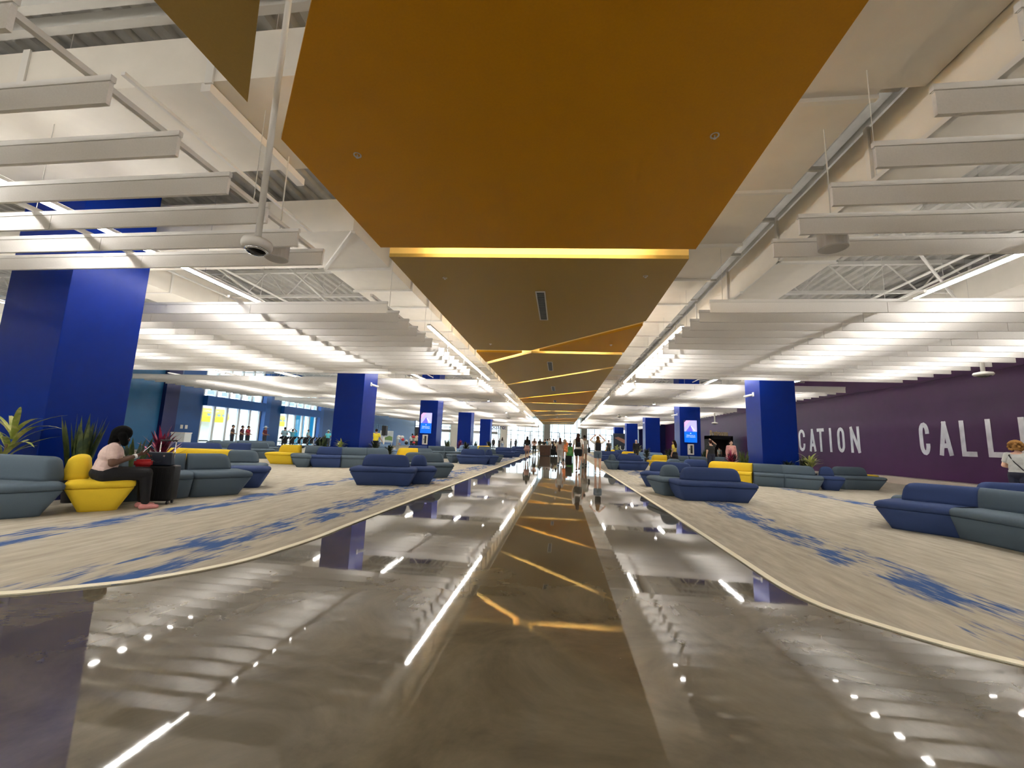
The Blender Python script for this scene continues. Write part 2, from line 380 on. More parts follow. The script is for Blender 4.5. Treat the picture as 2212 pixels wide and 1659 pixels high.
for j, (yy) in enumerate((36.0, 47.8, 59.5)):
    lb = thing('lifeboat', ['yellow lifeboat with a long dark window in the nearer left window bay', 'yellow lifeboat with small dark windows in the farther left window bay', 'yellow lifeboat at the far edge of the farther left bay'][j], 'lifeboat', (-43.9, yy - 1.0, 2.3)); lb.scale = (0.8, 0.62, 0.75)
    hb = bmesh.new()
    prof = [(-4.2, 0.3), (-3.6, 0.9), (-2.5, 1.15), (2.5, 1.15), (3.6, 0.9), (4.2, 0.3)]
    secs = []
    for yv, s in prof:
        secs.append([hb.verts.new((s * a, yv, zz)) for a, zz in ((-0.7, 0.0), (0.7, 0.0), (1.1, 0.8), (1.0, 1.5), (0.5, 2.1 * (0.6 + 0.4 * s)), (-0.5, 2.1 * (0.6 + 0.4 * s)), (-1.0, 1.5), (-1.1, 0.8))])
    for A, B in zip(secs, secs[1:]):
        for i in range(8): hb.faces.new((A[i], A[(i + 1) % 8], B[(i + 1) % 8], B[i]))
    hb.faces.new(secs[0]); hb.faces.new(secs[-1][::-1])
    bmesh.ops.recalc_face_normals(hb, faces=hb.faces)
    bh_ = link('boat_hull', hb, boat_y, lb, smooth=False)
    if j == 0: link('boat_window', BOX(1.0, 1.24, -1.3, 0.6, 0.95, 1.35), sgrey, bh_)
    else:
        for q in range(4): link('boat_window', BOX(1.0, 1.24, -2.2 + q * 1.2, -1.5 + q * 1.2, 0.95, 1.35), sgrey, bh_)
for k, yy in enumerate((39.0, 41.3)):
    o = link('banner', bevelled(BOX(-27.1, -27.0, yy, yy + 1.7, 0.0, 3.6), 0.02), cyan); tag(o, ['cyan banner outside the farther left window, nearer of two', 'cyan banner outside the farther left window, farther of two'][k], 'banner')

# ------------------------------------------------------------------ columns
CW = 1.22
CX = (-8.14 - CW, 7.27)
COLY = [5.6 + 10.4 * k for k in range(7)]
ord_ = ['first', 'second', 'third', 'fourth', 'fifth', 'sixth', 'seventh']
for si, x0 in enumerate(CX):
    for k, y in enumerate(COLY[:5] if si == 0 else COLY[1:6]):
        kk = k if si == 0 else k + 1
        if si == 1: x0c = x0
        else: x0c = x0
        lab = ('%s blue square column from the front, %s of the walkway' % (ord_[kk], 'left' if si == 0 else 'right')) + (' carrying a portrait screen' if kk == 2 else '')
        o = thing('column', lab, 'column', (x0c, y, 0), 0, 'blue square columns along the hall')
        link('shaft', bevelled(BOX(0, CW, 0, CW, 0, ZD), 0.012, 2), blue_col, o)
        link('plinth', BOX(-0.012, CW + 0.012, -0.012, CW + 0.012, 0, 0.14), navy, o)
        if kk == 2:
            sx = 0.12 if si == 0 else 0.22
            s = thing('wall_screen', ('portrait welcome screen on the %s third column' % ('left' if si == 0 else 'right')), 'screen', (x0c + sx, y, 1.55))
            link('housing', bevelled(BOX(0.012, 0.768, -0.07, -0.001, 0.012, 1.368), 0.008), navy, s)
            def em(n, c, e): return mat(n, c, 0.3, emit=c, es=e)
            bl = em('screen_blue', (0.0, 0.12, 0.85), 0.5); lv = em('screen_lavender', (0.45, 0.43, 0.95), 0.42); pk = em('screen_pink', (0.95, 0.40, 0.60), 0.4)
            lw = em('screen_white', (0.75, 0.8, 1.0), 0.45); dkm = em('screen_violet', (0.15, 0.12, 0.65), 0.4); drk = em('screen_dark', (0.02, 0.01, 0.03), 1.0)
            bpn = link('blue_panel', BOX(0.02, 0.76, -0.076, -0.070, 0.02, 0.68), bl, s)
            pic = link('picture', BOX(0.02, 0.76, -0.076, -0.070, 0.68, 1.36), lv, s)
            pb = bmesh.new()
            def poly(bm_, pts, y_=-0.079):
                bm_.faces.new([bm_.verts.new((a, y_, b)) for a, b in pts])
            poly(pb, [(0.02, 0.95), (0.02, 1.05), (0.30, 1.36), (0.36, 1.36)]); poly(pb, [(0.02, 1.12), (0.02, 1.2), (0.18, 1.36), (0.24, 1.36)])
            link('pink_stripe', pb, pk, pic)
            pb = bmesh.new(); poly(pb, [(0.10, 0.68), (0.24, 0.86), (0.38, 1.08), (0.52, 0.68)]); link('violet_peak', pb, dkm, pic)
            pb = bmesh.new(); poly(pb, [(0.40, 1.0), (0.44, 1.02), (0.66, 0.74), (0.60, 0.74)]); link('pale_streak', pb, lw, pic)
            pb = bmesh.new(); poly(pb, [(0.02, 1.22), (0.02, 1.36), (0.14, 1.36)]); link('dark_corner', pb, drk, pic)
            for txt, zz in (('Welcome to', 0.42), ('your vacation', 0.33)):
                tb = text_bm(txt, 0.10, 0.002); bmesh.ops.rotate(tb, verts=tb.verts, cent=(0, 0, 0), matrix=Matrix.Rotation(pi / 2, 3, 'X'))
                bmesh.ops.translate(tb, verts=tb.verts, vec=(0.39, -0.079, zz)); link('screen_text', tb, lw, bpn)
            pb = bmesh.new()
            for a in range(8):
                an = a * pi / 4; bar(pb, (0.39, -0.078, 0.57), (0.39 + 0.04 * cos(an), -0.078, 0.57 + 0.04 * sin(an)), 0.006, 4)
            link('screen_emblem', pb, lw, bpn)
            c = thing('extinguisher_cabinet', 'white extinguisher cabinet under the screen on the %s third column' % ('left' if si == 0 else 'right'), 'cabinet', (x0c + sx + 0.2, y, 0.83))
            link('body', bevelled(BOX(0, 0.36, -0.09, -0.001, 0, 0.64), 0.01), mat('cabinet_white', (0.75, 0.73, 0.68), 0.4), c)
            rc = link('recess', BOX(0.15, 0.28, -0.094, -0.088, 0.08, 0.56), black, c)
            eb = bmesh.new(); lathe(eb, [(0, 0), (0.045, 0.0), (0.045, 0.30), (0.02, 0.36), (0.02, 0.40), (0, 0.40)], (0.215, -0.10, 0.12), 12); link('extinguisher', eb, mat('extinguisher_body', (0.02, 0.02, 0.02), 0.3), rc, True)
            link('latch', BOX(0.09, 0.12, -0.1, -0.088, 0.28, 0.38), black, c)

# small wall cameras on the column faces towards the walkway
def wall_cam(x, y, z, sx, lab):
    o = thing('bracket_camera', lab, 'camera', (x, y, z))
    b = bmesh.new(); box(b, min(0, 0.03 * sx), max(0, 0.03 * sx), -0.06, 0.06, -0.08, 0.08); link('bracket', bevelled(b, 0.008), white, o)
    b = bmesh.new(); bar(b, (0.02 * sx, 0, 0), (0.16 * sx, -0.02, -0.05), 0.022); ar_ = link('arm', b, white, o)
    b = bmesh.new(); bar(b, (0.12 * sx, -0.12, -0.04), (0.34 * sx, 0.02, -0.10), 0.045, 12); link('camera_body', b, white, ar_)
wall_cam(7.27, 16.5, 3.34, -1, 'small white camera on the side of the second right column')
wall_cam(-8.14, 16.6, 3.44, 1, 'small white camera on the side of the second left column')
wall_cam(7.27, 26.9, 3.3, -1, 'small white camera on the side of the third right column')
wall_cam(7.27, 37.3, 3.3, -1, 'small white camera on the side of the fourth right column')

# ------------------------------------------------------------------ baffles
def baffle_mesh(x0, x1, name):
    bm = bmesh.new()
    n = max(1, round((x1 - x0) / 3.05)); L_ = (x1 - x0) / n
    for i in range(n):
        box(bm, x0 + i * L_ + 0.004, x0 + (i + 1) * L_ - 0.004, -0.016, 0.016, 0, 0.185)
    me = bpy.data.meshes.new(name); bmesh.ops.recalc_face_normals(bm, faces=bm.faces); bm.to_mesh(me); bm.free(); me.materials.append(felt); return me
def track_mesh(x0, x1):
    bm = BOX(x0, x1, -0.010, 0.010, 0.185, 0.195); box(bm, x0 - 0.005, x1 + 0.005, -0.02, 0.02, 0.195, 0.245)
    me = bpy.data.meshes.new('track'); bm.to_mesh(me); bm.free(); me.materials.append(rail_m); return me
SP = {'left': (-21.4, -3.5), 'right': (2.65, 11.43)}
meshes = {s: (baffle_mesh(*SP[s], 'baffle_panel'), track_mesh(*SP[s])) for s in SP}
blocks = [[5.30 - 0.575 * i for i in range(12)][::-1]]
for k in range(6): blocks.append([7.56 + 10.4 * k + 0.583 * i for i in range(14)])
bn = ['nearest', 'second', 'third', 'fourth', 'fifth', 'sixth', 'seventh']
for side in ('left', 'right'):
    for bi, ys in enumerate(blocks):
        for i, y in enumerate(ys):
            if i == 0: pos = 'its front baffle'
            elif i == len(ys) - 1: pos = 'its rearmost baffle'
            else: pos = None
            j = i + 1; suf = 'th' if 10 < j < 14 else {1: 'st', 2: 'nd', 3: 'rd'}.get(j % 10, 'th')
            lab = 'white ceiling baffle, %s block on the %s, %s' % (bn[bi], side, pos or ('%d%s back from its front' % (j, suf)))
            o = thing('ceiling_baffle', lab, 'ceiling baffle', (0, y, 3.67), 0, 'white ceiling baffles, %s block on the %s' % (bn[bi], side))
            for me in meshes[side]:
                c = bpy.data.objects.new('panel' if me is meshes[side][0] else 'track', me); c.parent = o; COL.objects.link(c)
# rails the baffles hang from
rx = {'left': (-3.73, -6.8, -9.9, -13.0, -16.1, -19.2), 'right': (3.1, 6.0, 9.0)}
for side in rx:
    for xi, x in enumerate(rx[side]):
        for bi, ys in enumerate(blocks[:7]):
            b = BOX(x - 0.025, x + 0.025, ys[0] - 0.25, ys[-1] + 0.3, 3.935, 3.985)
            o = thing('hanger_rail', 'white hanger rail over the %s %s baffle block, %s from the walkway' % (bn[bi], side, ord_[xi]), 'rail', (0, 0, 0), 0, 'hanger rails above the baffles')
            for v in b.verts: pass
            link('rail', b, rail_m, o); y = ys[0] + 0.6
            while y < ys[-1] + 0.3:
                hb = bmesh.new(); bar(hb, (x, y, 3.98), (x, y, 5.2 if 1.5 < x < 3.42 else ZD), 0.004, 4); link('hanger_wire', hb, steel_w, o); y += 2.3

# ------------------------------------------------------------------ linear lights
def linear(x, y0, y1, lab):
    o = thing('linear_light', lab, 'light', (x, y0, 4.3), 0, 'linear pendant lights')
    L_ = y1 - y0
    link('diffuser', BOX(-0.042, 0.042, 0.02, L_ - 0.02, -0.03, 0.0), lamp, o)
    b = bmesh.new(); box(b, -0.046, 0.046, 0, L_, 0.0, 0.05)
    link('housing', b, rail_m, o)
    link('uplight_diffuser', BOX(-0.034, 0.034, 0.02, L_ - 0.02, 0.05, 0.056), lamp_up, o)
    n = max(2, int(L_ / 2.4) + 1); zt = (5.2 if 1.5 < x < 3.42 else ZD) - 4.3
    for i in range(n):
        b = bmesh.new(); y = 0.15 + (L_ - 0.3) * i / (n - 1); bar(b, (0, y, 0.056), (0, y, zt), 0.003, 4)
        link('suspension_cable', b, chrome, o)
for side, xs in (('left', (-3.67, -7.2, -10.8, -14.4, -18.0)), ('right', (3.03, 6.8, 10.2))):
    for xi, x in enumerate(xs):
        segs = [(-9.2, -1.5), (10.6, 20.3), (26.6, 34.3), (40.9, 52.2), (55, 63)] if xi == 0 else ([(-9.4, 1.2), (1.6, 12.6), (14.2, 20.9), (23.4, 31.5), (34, 42), (44.5, 52), (55, 74)] if xi % 2 else [(-8, 3), (8.0, 14.5), (18, 26), (29, 37), (40, 48), (52, 60)])  # last lamps of alternate rows lengthened beyond the baffles, added to brighten the piers
        for k, (a, b) in enumerate(segs):
            linear(x, a, b, '%s linear pendant light in the %s row out from the walkway, %s side' % (ord_[k], ord_[xi], side))
for side, xs in (('left', (-9.0, -5.4)), ('right', (8.6, 4.9))):  # extra unseen lamps behind the camera, added to brighten the near hall
    for xi, x in enumerate(xs):
        linear(x, -9.4, -0.8, 'added linear fill light behind the camera, %s side, %s from the middle' % (side, ord_[xi]))
# tiny downlights seen between the baffles
for k, (x, y, lab) in enumerate([(-4.3, 23.9, 'small bright downlight under the third left baffle block'), (5.1, 23.4, 'small bright downlight under the third right baffle block'), (-4.5, 33.5, 'small bright downlight under the fourth left baffle block'), (5.2, 34.0, 'small bright downlight under the fourth right baffle block')]):
    o = thing('downlight', lab, 'light', (x, y, 3.56)); b = lathe(bmesh.new(), [(0, 0), (0.07, 0), (0.07, 0.11), (0, 0.11)]); link('can', b, white, o)
    b = lathe(bmesh.new(), [(0, -0.012), (0.055, -0.012), (0.06, -0.001), (0, -0.001)]); link('lens', b, spark, o)

# ------------------------------------------------------------------ yellow ceiling
ZP = 4.2
def cpanel(pts, m, lab, nears=(), lit=()):
    o = thing('ceiling_panel', lab, 'ceiling panel', (0, 0, ZP), 0)
    link('soffit', prism(bmesh.new(), pts, 0.0, 0.06), m, o)
    for i, (a, b) in enumerate(nears):
        a = Vector(a); b = Vector(b); d = (b - a).normalized(); n = Vector((-d.y, d.x))     # n points away from the camera
        if n.y < 0: n = -n
        link('fascia', prism(bmesh.new(), [tuple(a), tuple(b), tuple(b + n * 0.03), tuple(a + n * 0.03)], 0.06, 0.42), yfascia, o)
        if i in lit:
            ins = 0.14
            s = a + d * (b - a).length * ins - n * 0.42; e = b - d * (b - a).length * ins - n * 0.42
            link('cove_light', prism(bmesh.new(), [tuple(s), tuple(e), tuple(e + n * 0.05), tuple(s + n * 0.05)], 0.10, 0.125), cove, o)
XL, XR = -2.9, 1.97
E = [(6.18, 6.45), None, (21.48, 16.03), (28.25, 23.05), (31.07, 31.28), None, (45.9, 41.2), (54.1, 48.3), (57.8, 56.3), (64.5, 61.2)]
g = 0.33
cpanel([(XL, 3.03), (XL, -9), (XR, -9), (XR, -2.17)], brown, 'ochre ceiling panel with a pointed tip at the upper left')
cpanel([(XL, 3.49), (XR, -1.86), (XR, 6.12), (XL, 5.85)], orange, 'large dark orange ceiling panel nearest overhead')
cpanel([(XL, 6.18), (XR, 6.45), (XR, 9.82), (-1.04, 13.12), (XL, 13.07)], brown, 'broad ochre ceiling panel behind the first bright slot', [((XL, 6.18), (XR, 6.45))], (0,))
cpanel([(XL, 13.40), (-1.35, 13.47), (XL, 15.17)], orange, 'small orange ceiling wedge at the left of the crossing slots', [((XL, 13.40), (-1.35, 13.47))])
cpanel([(XR, 10.18), (XR, 13.29), (-0.75, 13.17)], orange, 'long orange ceiling wedge at the right of the crossing slots', [((-0.75, 13.17), (XR, 10.18))])
cpanel([(XL, 15.53), (-1.04, 13.48), (XR, 13.62), (XR, 15.7), (XL, 21.15)], brown, 'ochre ceiling panel just behind the crossing slots', [((XL, 15.53), (-1.04, 13.48)), ((-1.04, 13.48), (XR, 13.62))], (0, 1))
def cp(e0, e1, m, lab): cpanel([(XL, e0[0]), (XR, e0[1]), (XR, e1[1] - g), (XL, e1[0] - g)], m, lab, [((XL, e0[0]), (XR, e0[1]))], (0,))
cp(E[2], E[3], brown, 'ochre ceiling panel with a vent, second slanted one behind the crossing')
cp(E[3], E[4], orange, 'orange wedge shaped ceiling panel halfway down the hall')
cpanel([(XL, 31.07), (XR, 31.28), (XR, 34.9), (-0.6, 38.2), (XL, 38.3)], brown, 'ochre ceiling panel before the second crossing of slots', [((XL, 31.07), (XR, 31.28))], (0,))
cpanel([(XL, 38.68), (-1.3, 38.7), (XL, 40.0)], orange, 'small far orange wedge on the left of the second crossing', [((XL, 38.68), (-1.3, 38.7))], (0,))
cpanel([(XR, 35.28), (XR, 38.2), (-0.75, 38.1)], orange, 'far orange wedge on the right of the second crossing', [((-0.75, 38.1), (XR, 35.28))], (0,))
cpanel([(XL, 40.37), (-1.0, 38.75), (XR, 38.6), (XR, 40.87), (XL, 45.57)], brown, 'far ochre ceiling panel behind the second crossing', [((XL, 40.37), (-1.0, 38.75)), ((-1.0, 38.75), (XR, 38.6))], (0, 1))
cp(E[6], E[7], brown, 'far ochre ceiling panel, fourth from the end of the ceiling')
cp(E[7], E[8], orange, 'far orange ceiling panel, third from the end of the ceiling')
cp(E[8], E[9], brown, 'far ochre ceiling panel, second from the end of the ceiling')
cp(E[9], (67.5, 65.1), brown, 'last small ochre ceiling panel at the end of the ceiling')

for k, (x, y0, y1) in enumerate([(-0.46, 7.8, 9.7), (-0.46, 14.95, 16.8), (-0.46, 21.6, 23.4), (-0.46, 28.6, 29.9), (-0.46, 41.5, 42.8), (-0.46, 46.5, 47.8)]):
    o = thing('ceiling_vent', '%s slot vent down the middle of the ochre ceiling' % ord_[k], 'vent', (x, y0, ZP), 0, 'slot vents in the yellow ceiling')
    L_ = y1 - y0; b = bmesh.new()
    box(b, -0.10, -0.075, 0, L_, -0.018, 0); box(b, 0.075, 0.10, 0, L_, -0.018, 0); box(b, -0.075, 0.075, 0, 0.03, -0.018, 0); box(b, -0.075, 0.075, L_ - 0.03, L_, -0.018, 0)
    link('frame', b, white, o); gr = link('grille', BOX(-0.075, 0.075, 0.03, L_ - 0.03, -0.006, -0.001), black, o)
    b = bmesh.new()
    for q in range(1, int(L_ / 0.06)): box(b, -0.075, 0.075, q * 0.06, q * 0.06 + 0.012, -0.012, -0.006)
    link('louvre', b, frame_d, gr)
for k, (x, y, lab) in enumerate([(-2.22, 3.77, 'white sprinkler ring in the near orange panel, left one'), (1.41, 3.75, 'white sprinkler ring in the near orange panel, right one'), (-2.2, 7.08, 'sprinkler ring in the broad ochre panel, left one'), (1.43, 7.11, 'sprinkler ring in the broad ochre panel, right one'), (-2.22, 12.25, 'sprinkler ring in the ochre panel just before the left orange wedge'), (1.44, 12.25, 'sprinkler ring in the right orange wedge panel')]):
    o = thing('sprinkler', lab, 'sprinkler', (x, y, ZP), 0)
    b = lathe(bmesh.new(), [(0.028, -0.002), (0.042, -0.008), (0.042, 0.0), (0.028, 0.0)], n=20)
    link('escutcheon', b, white, o, True)
    b = bmesh.new(); bar(b, (0, 0, 0.0), (0, 0, -0.03), 0.008); bar(b, (-0.012, 0, -0.03), (0.012, 0, -0.03), 0.004); lathe(b, [(0, -0.034), (0.016, -0.034), (0.016, -0.031), (0, -0.031)], n=12); link('head', b, white, o)

# ------------------------------------------------------------------ ducts, trusses, services
def duct(lab, segs, flanges, m=duct_m):
    o = thing('air_duct', lab, 'duct', (0, 0, 0))
    link('casing', segs, m, o)
    for f in flanges: link('flange', f, white, o)
    return o
zb = 5.2
# left longitudinal duct with its elbow
pl = [(-14, 7.1), (-4.12, 7.1), (-4.12, 64), (-5.7, 64), (-5.7, 8.77), (-14, 8.77)]
fl = []
for k in range(28):
    y = 8.82 + 1.4 * k; fl.append(box(BOX(-5.76, -4.06, y, y + 0.06, zb - 0.05, zb + 0.001), -4.12, -4.06, y, y + 0.06, zb, 5.88))
b = bmesh.new(); d = Vector((-5.7 + 4.12, 8.77 - 7.1)).normalized(); n = Vector((-d.y, d.x)) * 0.035
p, q = Vector((-4.12, 7.1)), Vector((-5.7, 8.77)); prism(b, [tuple(p - n), tuple(q - n), tuple(q + n), tuple(p + n)], zb - 0.05, zb); fl.append(b)
duct('long white square duct with an elbow, left of the orange ceiling', prism(bmesh.new(), pl, zb, 5.88), fl)
bx = BOX(-16, -2.2, 3.74, 5.27, zb, 5.82)
fl = [BOX(-4.15 - k * 2.6, -4.05 - k * 2.6, 3.72, 3.742, zb - 0.03, 5.84) for k in range(4)]
duct('wide white cross duct high at the upper left', bx, fl)
o = link('channel', BOX(-4.2, -4.08, 3.74, 5.5, 5.08, 5.19), rail_m); tag(o, 'white steel channel under the left cross duct', 'beam')
o = link('channel', BOX(-4.75, -4.7, 3.35, 6.7, 4.95, 4.99), rail_m); tag(o, 'thin white steel rail below the left cross duct', 'beam')
o = link('channel', BOX(-16, -1.2, 3.34, 3.44, 5.95, 6.15), steel_w); tag(o, 'white steel beam in front of the left cross duct', 'beam')
o = link('channel', BOX(-16, -1.2, 3.58, 3.68, 5.95, 6.1), steel_w); tag(o, 'second white steel beam in front of the left cross duct', 'beam')
# right ducts
fl = [BOX(1.9, 3.44, 4.5 + 1.73 * k, 4.56 + 1.73 * k, zb - 0.05, zb + 0.001) for k in range(30)]
duct('flat white duct hugging the right edge of the orange ceiling', BOX(1.5, 3.42, -3, 64, zb, 5.7), fl)
fl = [box(box(BOX(3.98, 4.02, 3.1 + 2.35 * k, 3.17 + 2.35 * k, 4.72, 5.57), 4.98, 5.02, 3.1 + 2.35 * k, 3.17 + 2.35 * k, 4.72, 5.57), 3.98, 5.02, 3.1 + 2.35 * k, 3.17 + 2.35 * k, 4.71, 4.75) for k in range(24)]
fl.append(BOX(3.99, 4.03, -2, 63, 4.735, 4.765))
duct('second white square duct further right, lower than the flat one', BOX(4.02, 4.98, -3, 64, 4.75, 5.55), fl)
duct('short box duct between the two right ducts near the top corner', BOX(3.425, 4.0, -3.0, 4.6, 5.35, 5.9), [])
duct('white square duct above the right baffles near the purple wall', BOX(10.4, 11.8, 9, 60, 5.2, 6.0), [BOX(10.37, 11.83, 10 + 3 * k, 10.06 + 3 * k, 5.17, 6.03) for k in range(12)])
duct('white square duct above the left baffles', BOX(-12.5, -11.2, 9, 60, 5.1, 5.9), [BOX(-12.53, -11.17, 10 + 3 * k, 10.06 + 3 * k, 5.07, 5.93) for k in range(12)])
# cable tray ladder in the gap right of the flat duct
o = thing('cable_tray', 'white ladder cable tray in the gap between the right ducts', 'cable tray', (0, 0, 0))
link('side_rail', BOX(3.70, 3.715, 4.8, 60, 5.96, 5.98), steel_w, o)
for k in range(36): link('rung', BOX(3.43, 4.01, 4.9 + k * 1.5, 4.96 + k * 1.5, 5.62, 5.68), steel_w, o)
# open web joists spanning the hall
ty = [8.3, 11.9, 15.4, 18.0, 21.6, 25.2, 28, 31.6, 35.2, 38, 45, 52, 60]
for i, y in enumerate(ty):
    o = thing('roof_truss', 'white open web roof truss, number %s row back under the deck' % (['one', 'two', 'three', 'four', 'five', 'six', 'seven', 'eight', 'nine', 'ten', 'eleven', 'twelve', 'thirteen'][i]), 'truss', (0, y, 0), 0, 'white roof trusses')
    for s, (a, bb) in enumerate(((XW, -5.9), (5.1, XE))):
        b = bmesh.new(); box(b, a, bb, -0.05, 0.05, 6.45, 6.55); link('top_chord', b, steel_w, o)
        b = bmesh.new(); box(b, a, bb, -0.04, 0.04, 5.62, 5.70); link('bottom_chord', b, steel_w, o)
        b = bmesh.new(); x = a; up = True
        while x + 0.75 < bb:
            bar(b, (x, 0, 5.66 if up else 6.5), (x + 0.75, 0, 6.5 if up else 5.66), 0.022, 6); x += 0.75; up = not up
        link('web', b, steel_w, o)
for i, (x, lab) in enumerate([(-8.6, 'long thin white pipe above the left baffles'), (-10.2, 'second long thin white pipe above the left baffles'), (8.1, 'long thin white pipe above the right baffles')]):
    b = bmesh.new(); bar(b, (x, 2, 5.3), (x, 60, 5.3), 0.03, 8); o = link('pipe', b, white, None, True); tag(o, lab, 'pipe')
# raking web bars below the joists, seen in the first gap
for i, (p, q) in enumerate([((6.2, 8.2, 5.9), (8.9, 10.0, 4.6)), ((9.5, 8.2, 5.9), (7.2, 10.5, 4.5)), ((-7.6, 9.3, 5.9), (-6.2, 10.4, 4.6)), ((-9.8, 9.4, 5.9), (-8.1, 10.8, 4.6))]):
    b = bmesh.new(); bar(b, p, q, 0.028, 6); o = link('brace', b, steel_w); tag(o, ['raking white brace in the gap right of the walkway, nearer one', 'raking white brace in the gap right of the walkway, farther one', 'raking white brace in the gap left of the walkway, nearer one', 'raking white brace in the gap left of the walkway, farther one'][i], 'brace')

# pendant cylinders and pole cameras
def cyl(x, y, z, lab):
    o = thing('pendant_speaker', lab, 'speaker', (x, y, z)); b = lathe(bmesh.new(), [(0, 0), (0.13, 0), (0.15, 0.01), (0.15, 0.28), (0.13, 0.30), (0, 0.30)], n=32); link('can', b, mat('speaker_white', (0.5, 0.48, 0.46), 0.6), o, False)
    b = bmesh.new(); bar(b, (0, 0, 0.3), (0, 0, ZD - z), 0.008); link('suspension_cable', b, steel_w, o)
cyl(3.17, 5.0, 3.62, 'white cylinder pendant speaker by the near right baffles')
cyl(-4.0, 5.0, 3.62, 'white cylinder pendant speaker by the near left baffles')
def polecam(x, y, z, top, r, lab):
    o = thing('dome_camera', lab, 'camera', (x, y, z))
    b = bmesh.new(); bar(b, (0, 0, 0.06), (0, 0, top - z), 0.026 if r < 0.2 else 0.045, 16); link('pole', b, white, o, True)
    hs_ = link('housing', lathe(bmesh.new(), [(0, 0.075), (0.4 * r, 0.07), (0.92 * r, 0.045), (r, 0.02), (r, -0.005), (0.9 * r, -0.03), (0, -0.03)], n=36), white, o, True)
    link('bezel', lathe(bmesh.new(), [(0.0, -0.031), (0.72 * r, -0.031), (0.74 * r, -0.042), (0.66 * r, -0.048), (0, -0.048)], n=36), chrome, hs_, True)
    link('lens', lathe(bmesh.new(), [(0.62 * r, -0.049), (0.5 * r, -0.066), (0.25 * r, -0.078), (0, -0.082)], n=36), mat('lens_black', (0.005, 0.005, 0.006), 0.08), hs_, True)
polecam(-2.62, 3.03, 2.80, 6.6, 0.12, 'white dome camera on a long pole hanging at the upper left')
polecam(11.0, 12.0, 3.42, 6.6, 0.20, 'white dome camera on a pole before the purple wall')
polecam(10.6, 30.0, 3.0, 6.6, 0.2, 'white dome camera on a pole above the restroom entrance')
polecam(-4.6, 36.0, 3.3, 6.6, 0.2, 'white dome camera on a pole beside the walkway far left')
polecam(4.6, 33.5, 3.5, 6.6, 0.2, 'white dome camera on a pole beside the walkway far right')

# ------------------------------------------------------------------ wall lettering, restroom portal, wall bits
def arcp(cx, cy, rx, ry, a0, a1, n=8): return [(cx + rx * cos(a0 + (a1 - a0) * k / n), cy + ry * sin(a0 + (a1 - a0) * k / n)) for k in range(n + 1)]
GL = {'C': [arcp(.5, .72, .5, .28, radians(-10), pi) + arcp(.5, .28, .5, .28, pi, 2 * pi + radians(10))], 'O': [arcp(.5, .72, .5, .28, 0, pi) + arcp(.5, .28, .5, .28, pi, 2 * pi) + [(1, .72)]],
      'A': [[(0, 0), (.5, 1)], [(.5, 1), (1, 0)], [(.2, .26), (.8, .26)]], 'T': [[(-.1, 1), (1.1, 1)], [(.5, 1), (.5, 0)]], 'I': [[(.5, 0), (.5, 1)]], 'N': [[(0, 0), (0, 1)], [(0, 1), (1, 0)], [(1, 0), (1, 1)]], 'L': [[(0, 1), (0, 0)], [(0, 0), (1, 0)]]}
def wall_letter(ch, y0, y1, lab, z0=1.29, z1=2.68, w=0.19):
    bm = bmesh.new(); h = w / 2; ya, yb = y0 - h, y1 + h
    if ch == 'I': ya = yb = (y0 + y1) / 2
    P = lambda q: Vector((ya + (yb - ya) * q[0], z0 + h + (z1 - z0 - w) * q[1]))
    k = 0
    for path in GL[ch]:
        pts = [P(q) for q in path]; n = len(pts); off = []
        for i_, p in enumerate(pts):
            d = (pts[min(n - 1, i_ + 1)] - pts[max(0, i_ - 1)]).normalized(); off.append(Vector((-d.y, d.x)) * h)
        e0 = (pts[0] - pts[1]).normalized() * h * (0.9 if ch not in 'CO' else 0.0); e1 = (pts[-1] - pts[-2]).normalized() * h * (0.9 if ch not in 'CO' else 0.0)
        pts[0] = pts[0] + e0; pts[-1] = pts[-1] + e1
        xf = XE - 0.010 - 0.0006 * k; k += 1
        A = [bm.verts.new((xf, (p + o_).x, (p + o_).y)) for p, o_ in zip(pts, off)]; B = [bm.verts.new((xf, (p - o_).x, (p - o_).y)) for p, o_ in zip(pts, off)]
        A2 = [bm.verts.new((XE - 0.001, v.co.y, v.co.z)) for v in A]; B2 = [bm.verts.new((XE - 0.001, v.co.y, v.co.z)) for v in B]
        for i_ in range(n - 1):
            for q in ((A[i_], A[i_ + 1], B[i_ + 1], B[i_]), (A2[i_], A2[i_ + 1], A[i_ + 1], A[i_]), (B[i_], B[i_ + 1], B2[i_ + 1], B2[i_])): bm.faces.new(q)
        bm.faces.new((A[0], B[0], B2[0], A2[0])); bm.faces.new((A[-1], A2[-1], B2[-1], B[-1]))
    bmesh.ops.recalc_face_normals(bm, faces=bm.faces)
    o = link('wall_letter', bm, silver); tag(o, lab, 'letter', 'silver wall letters')
for ch, a, b, lab in [('C', 29.0, 28.3, 'silver letter C starting the word beside the right column'), ('A', 27.85, 27.2, 'silver letter A second in the word beside the right column'), ('T', 27.0, 26.4, 'silver letter T in the word beside the right column'),
                      ('I', 25.95, 25.65, 'silver letter I in the word beside the right column'), ('O', 25.2, 24.6, 'silver letter O in the word beside the right column'), ('N', 24.15, 23.45, 'silver letter N ending the word beside the right column'),
                      ('C', 19.85, 19.35, 'large silver letter C starting the nearer word on the purple wall'), ('A', 18.95, 18.35, 'large silver letter A in the nearer word'), ('L', 18.0, 17.4, 'large silver letter L, first of two in the nearer word'),
                      ('L', 17.0, 16.4, 'large silver letter L, second of two in the nearer word'), ('I', 15.95, 15.65, 'silver letter I at the right edge of the photo')]:
    wall_letter(ch, a, b, lab)
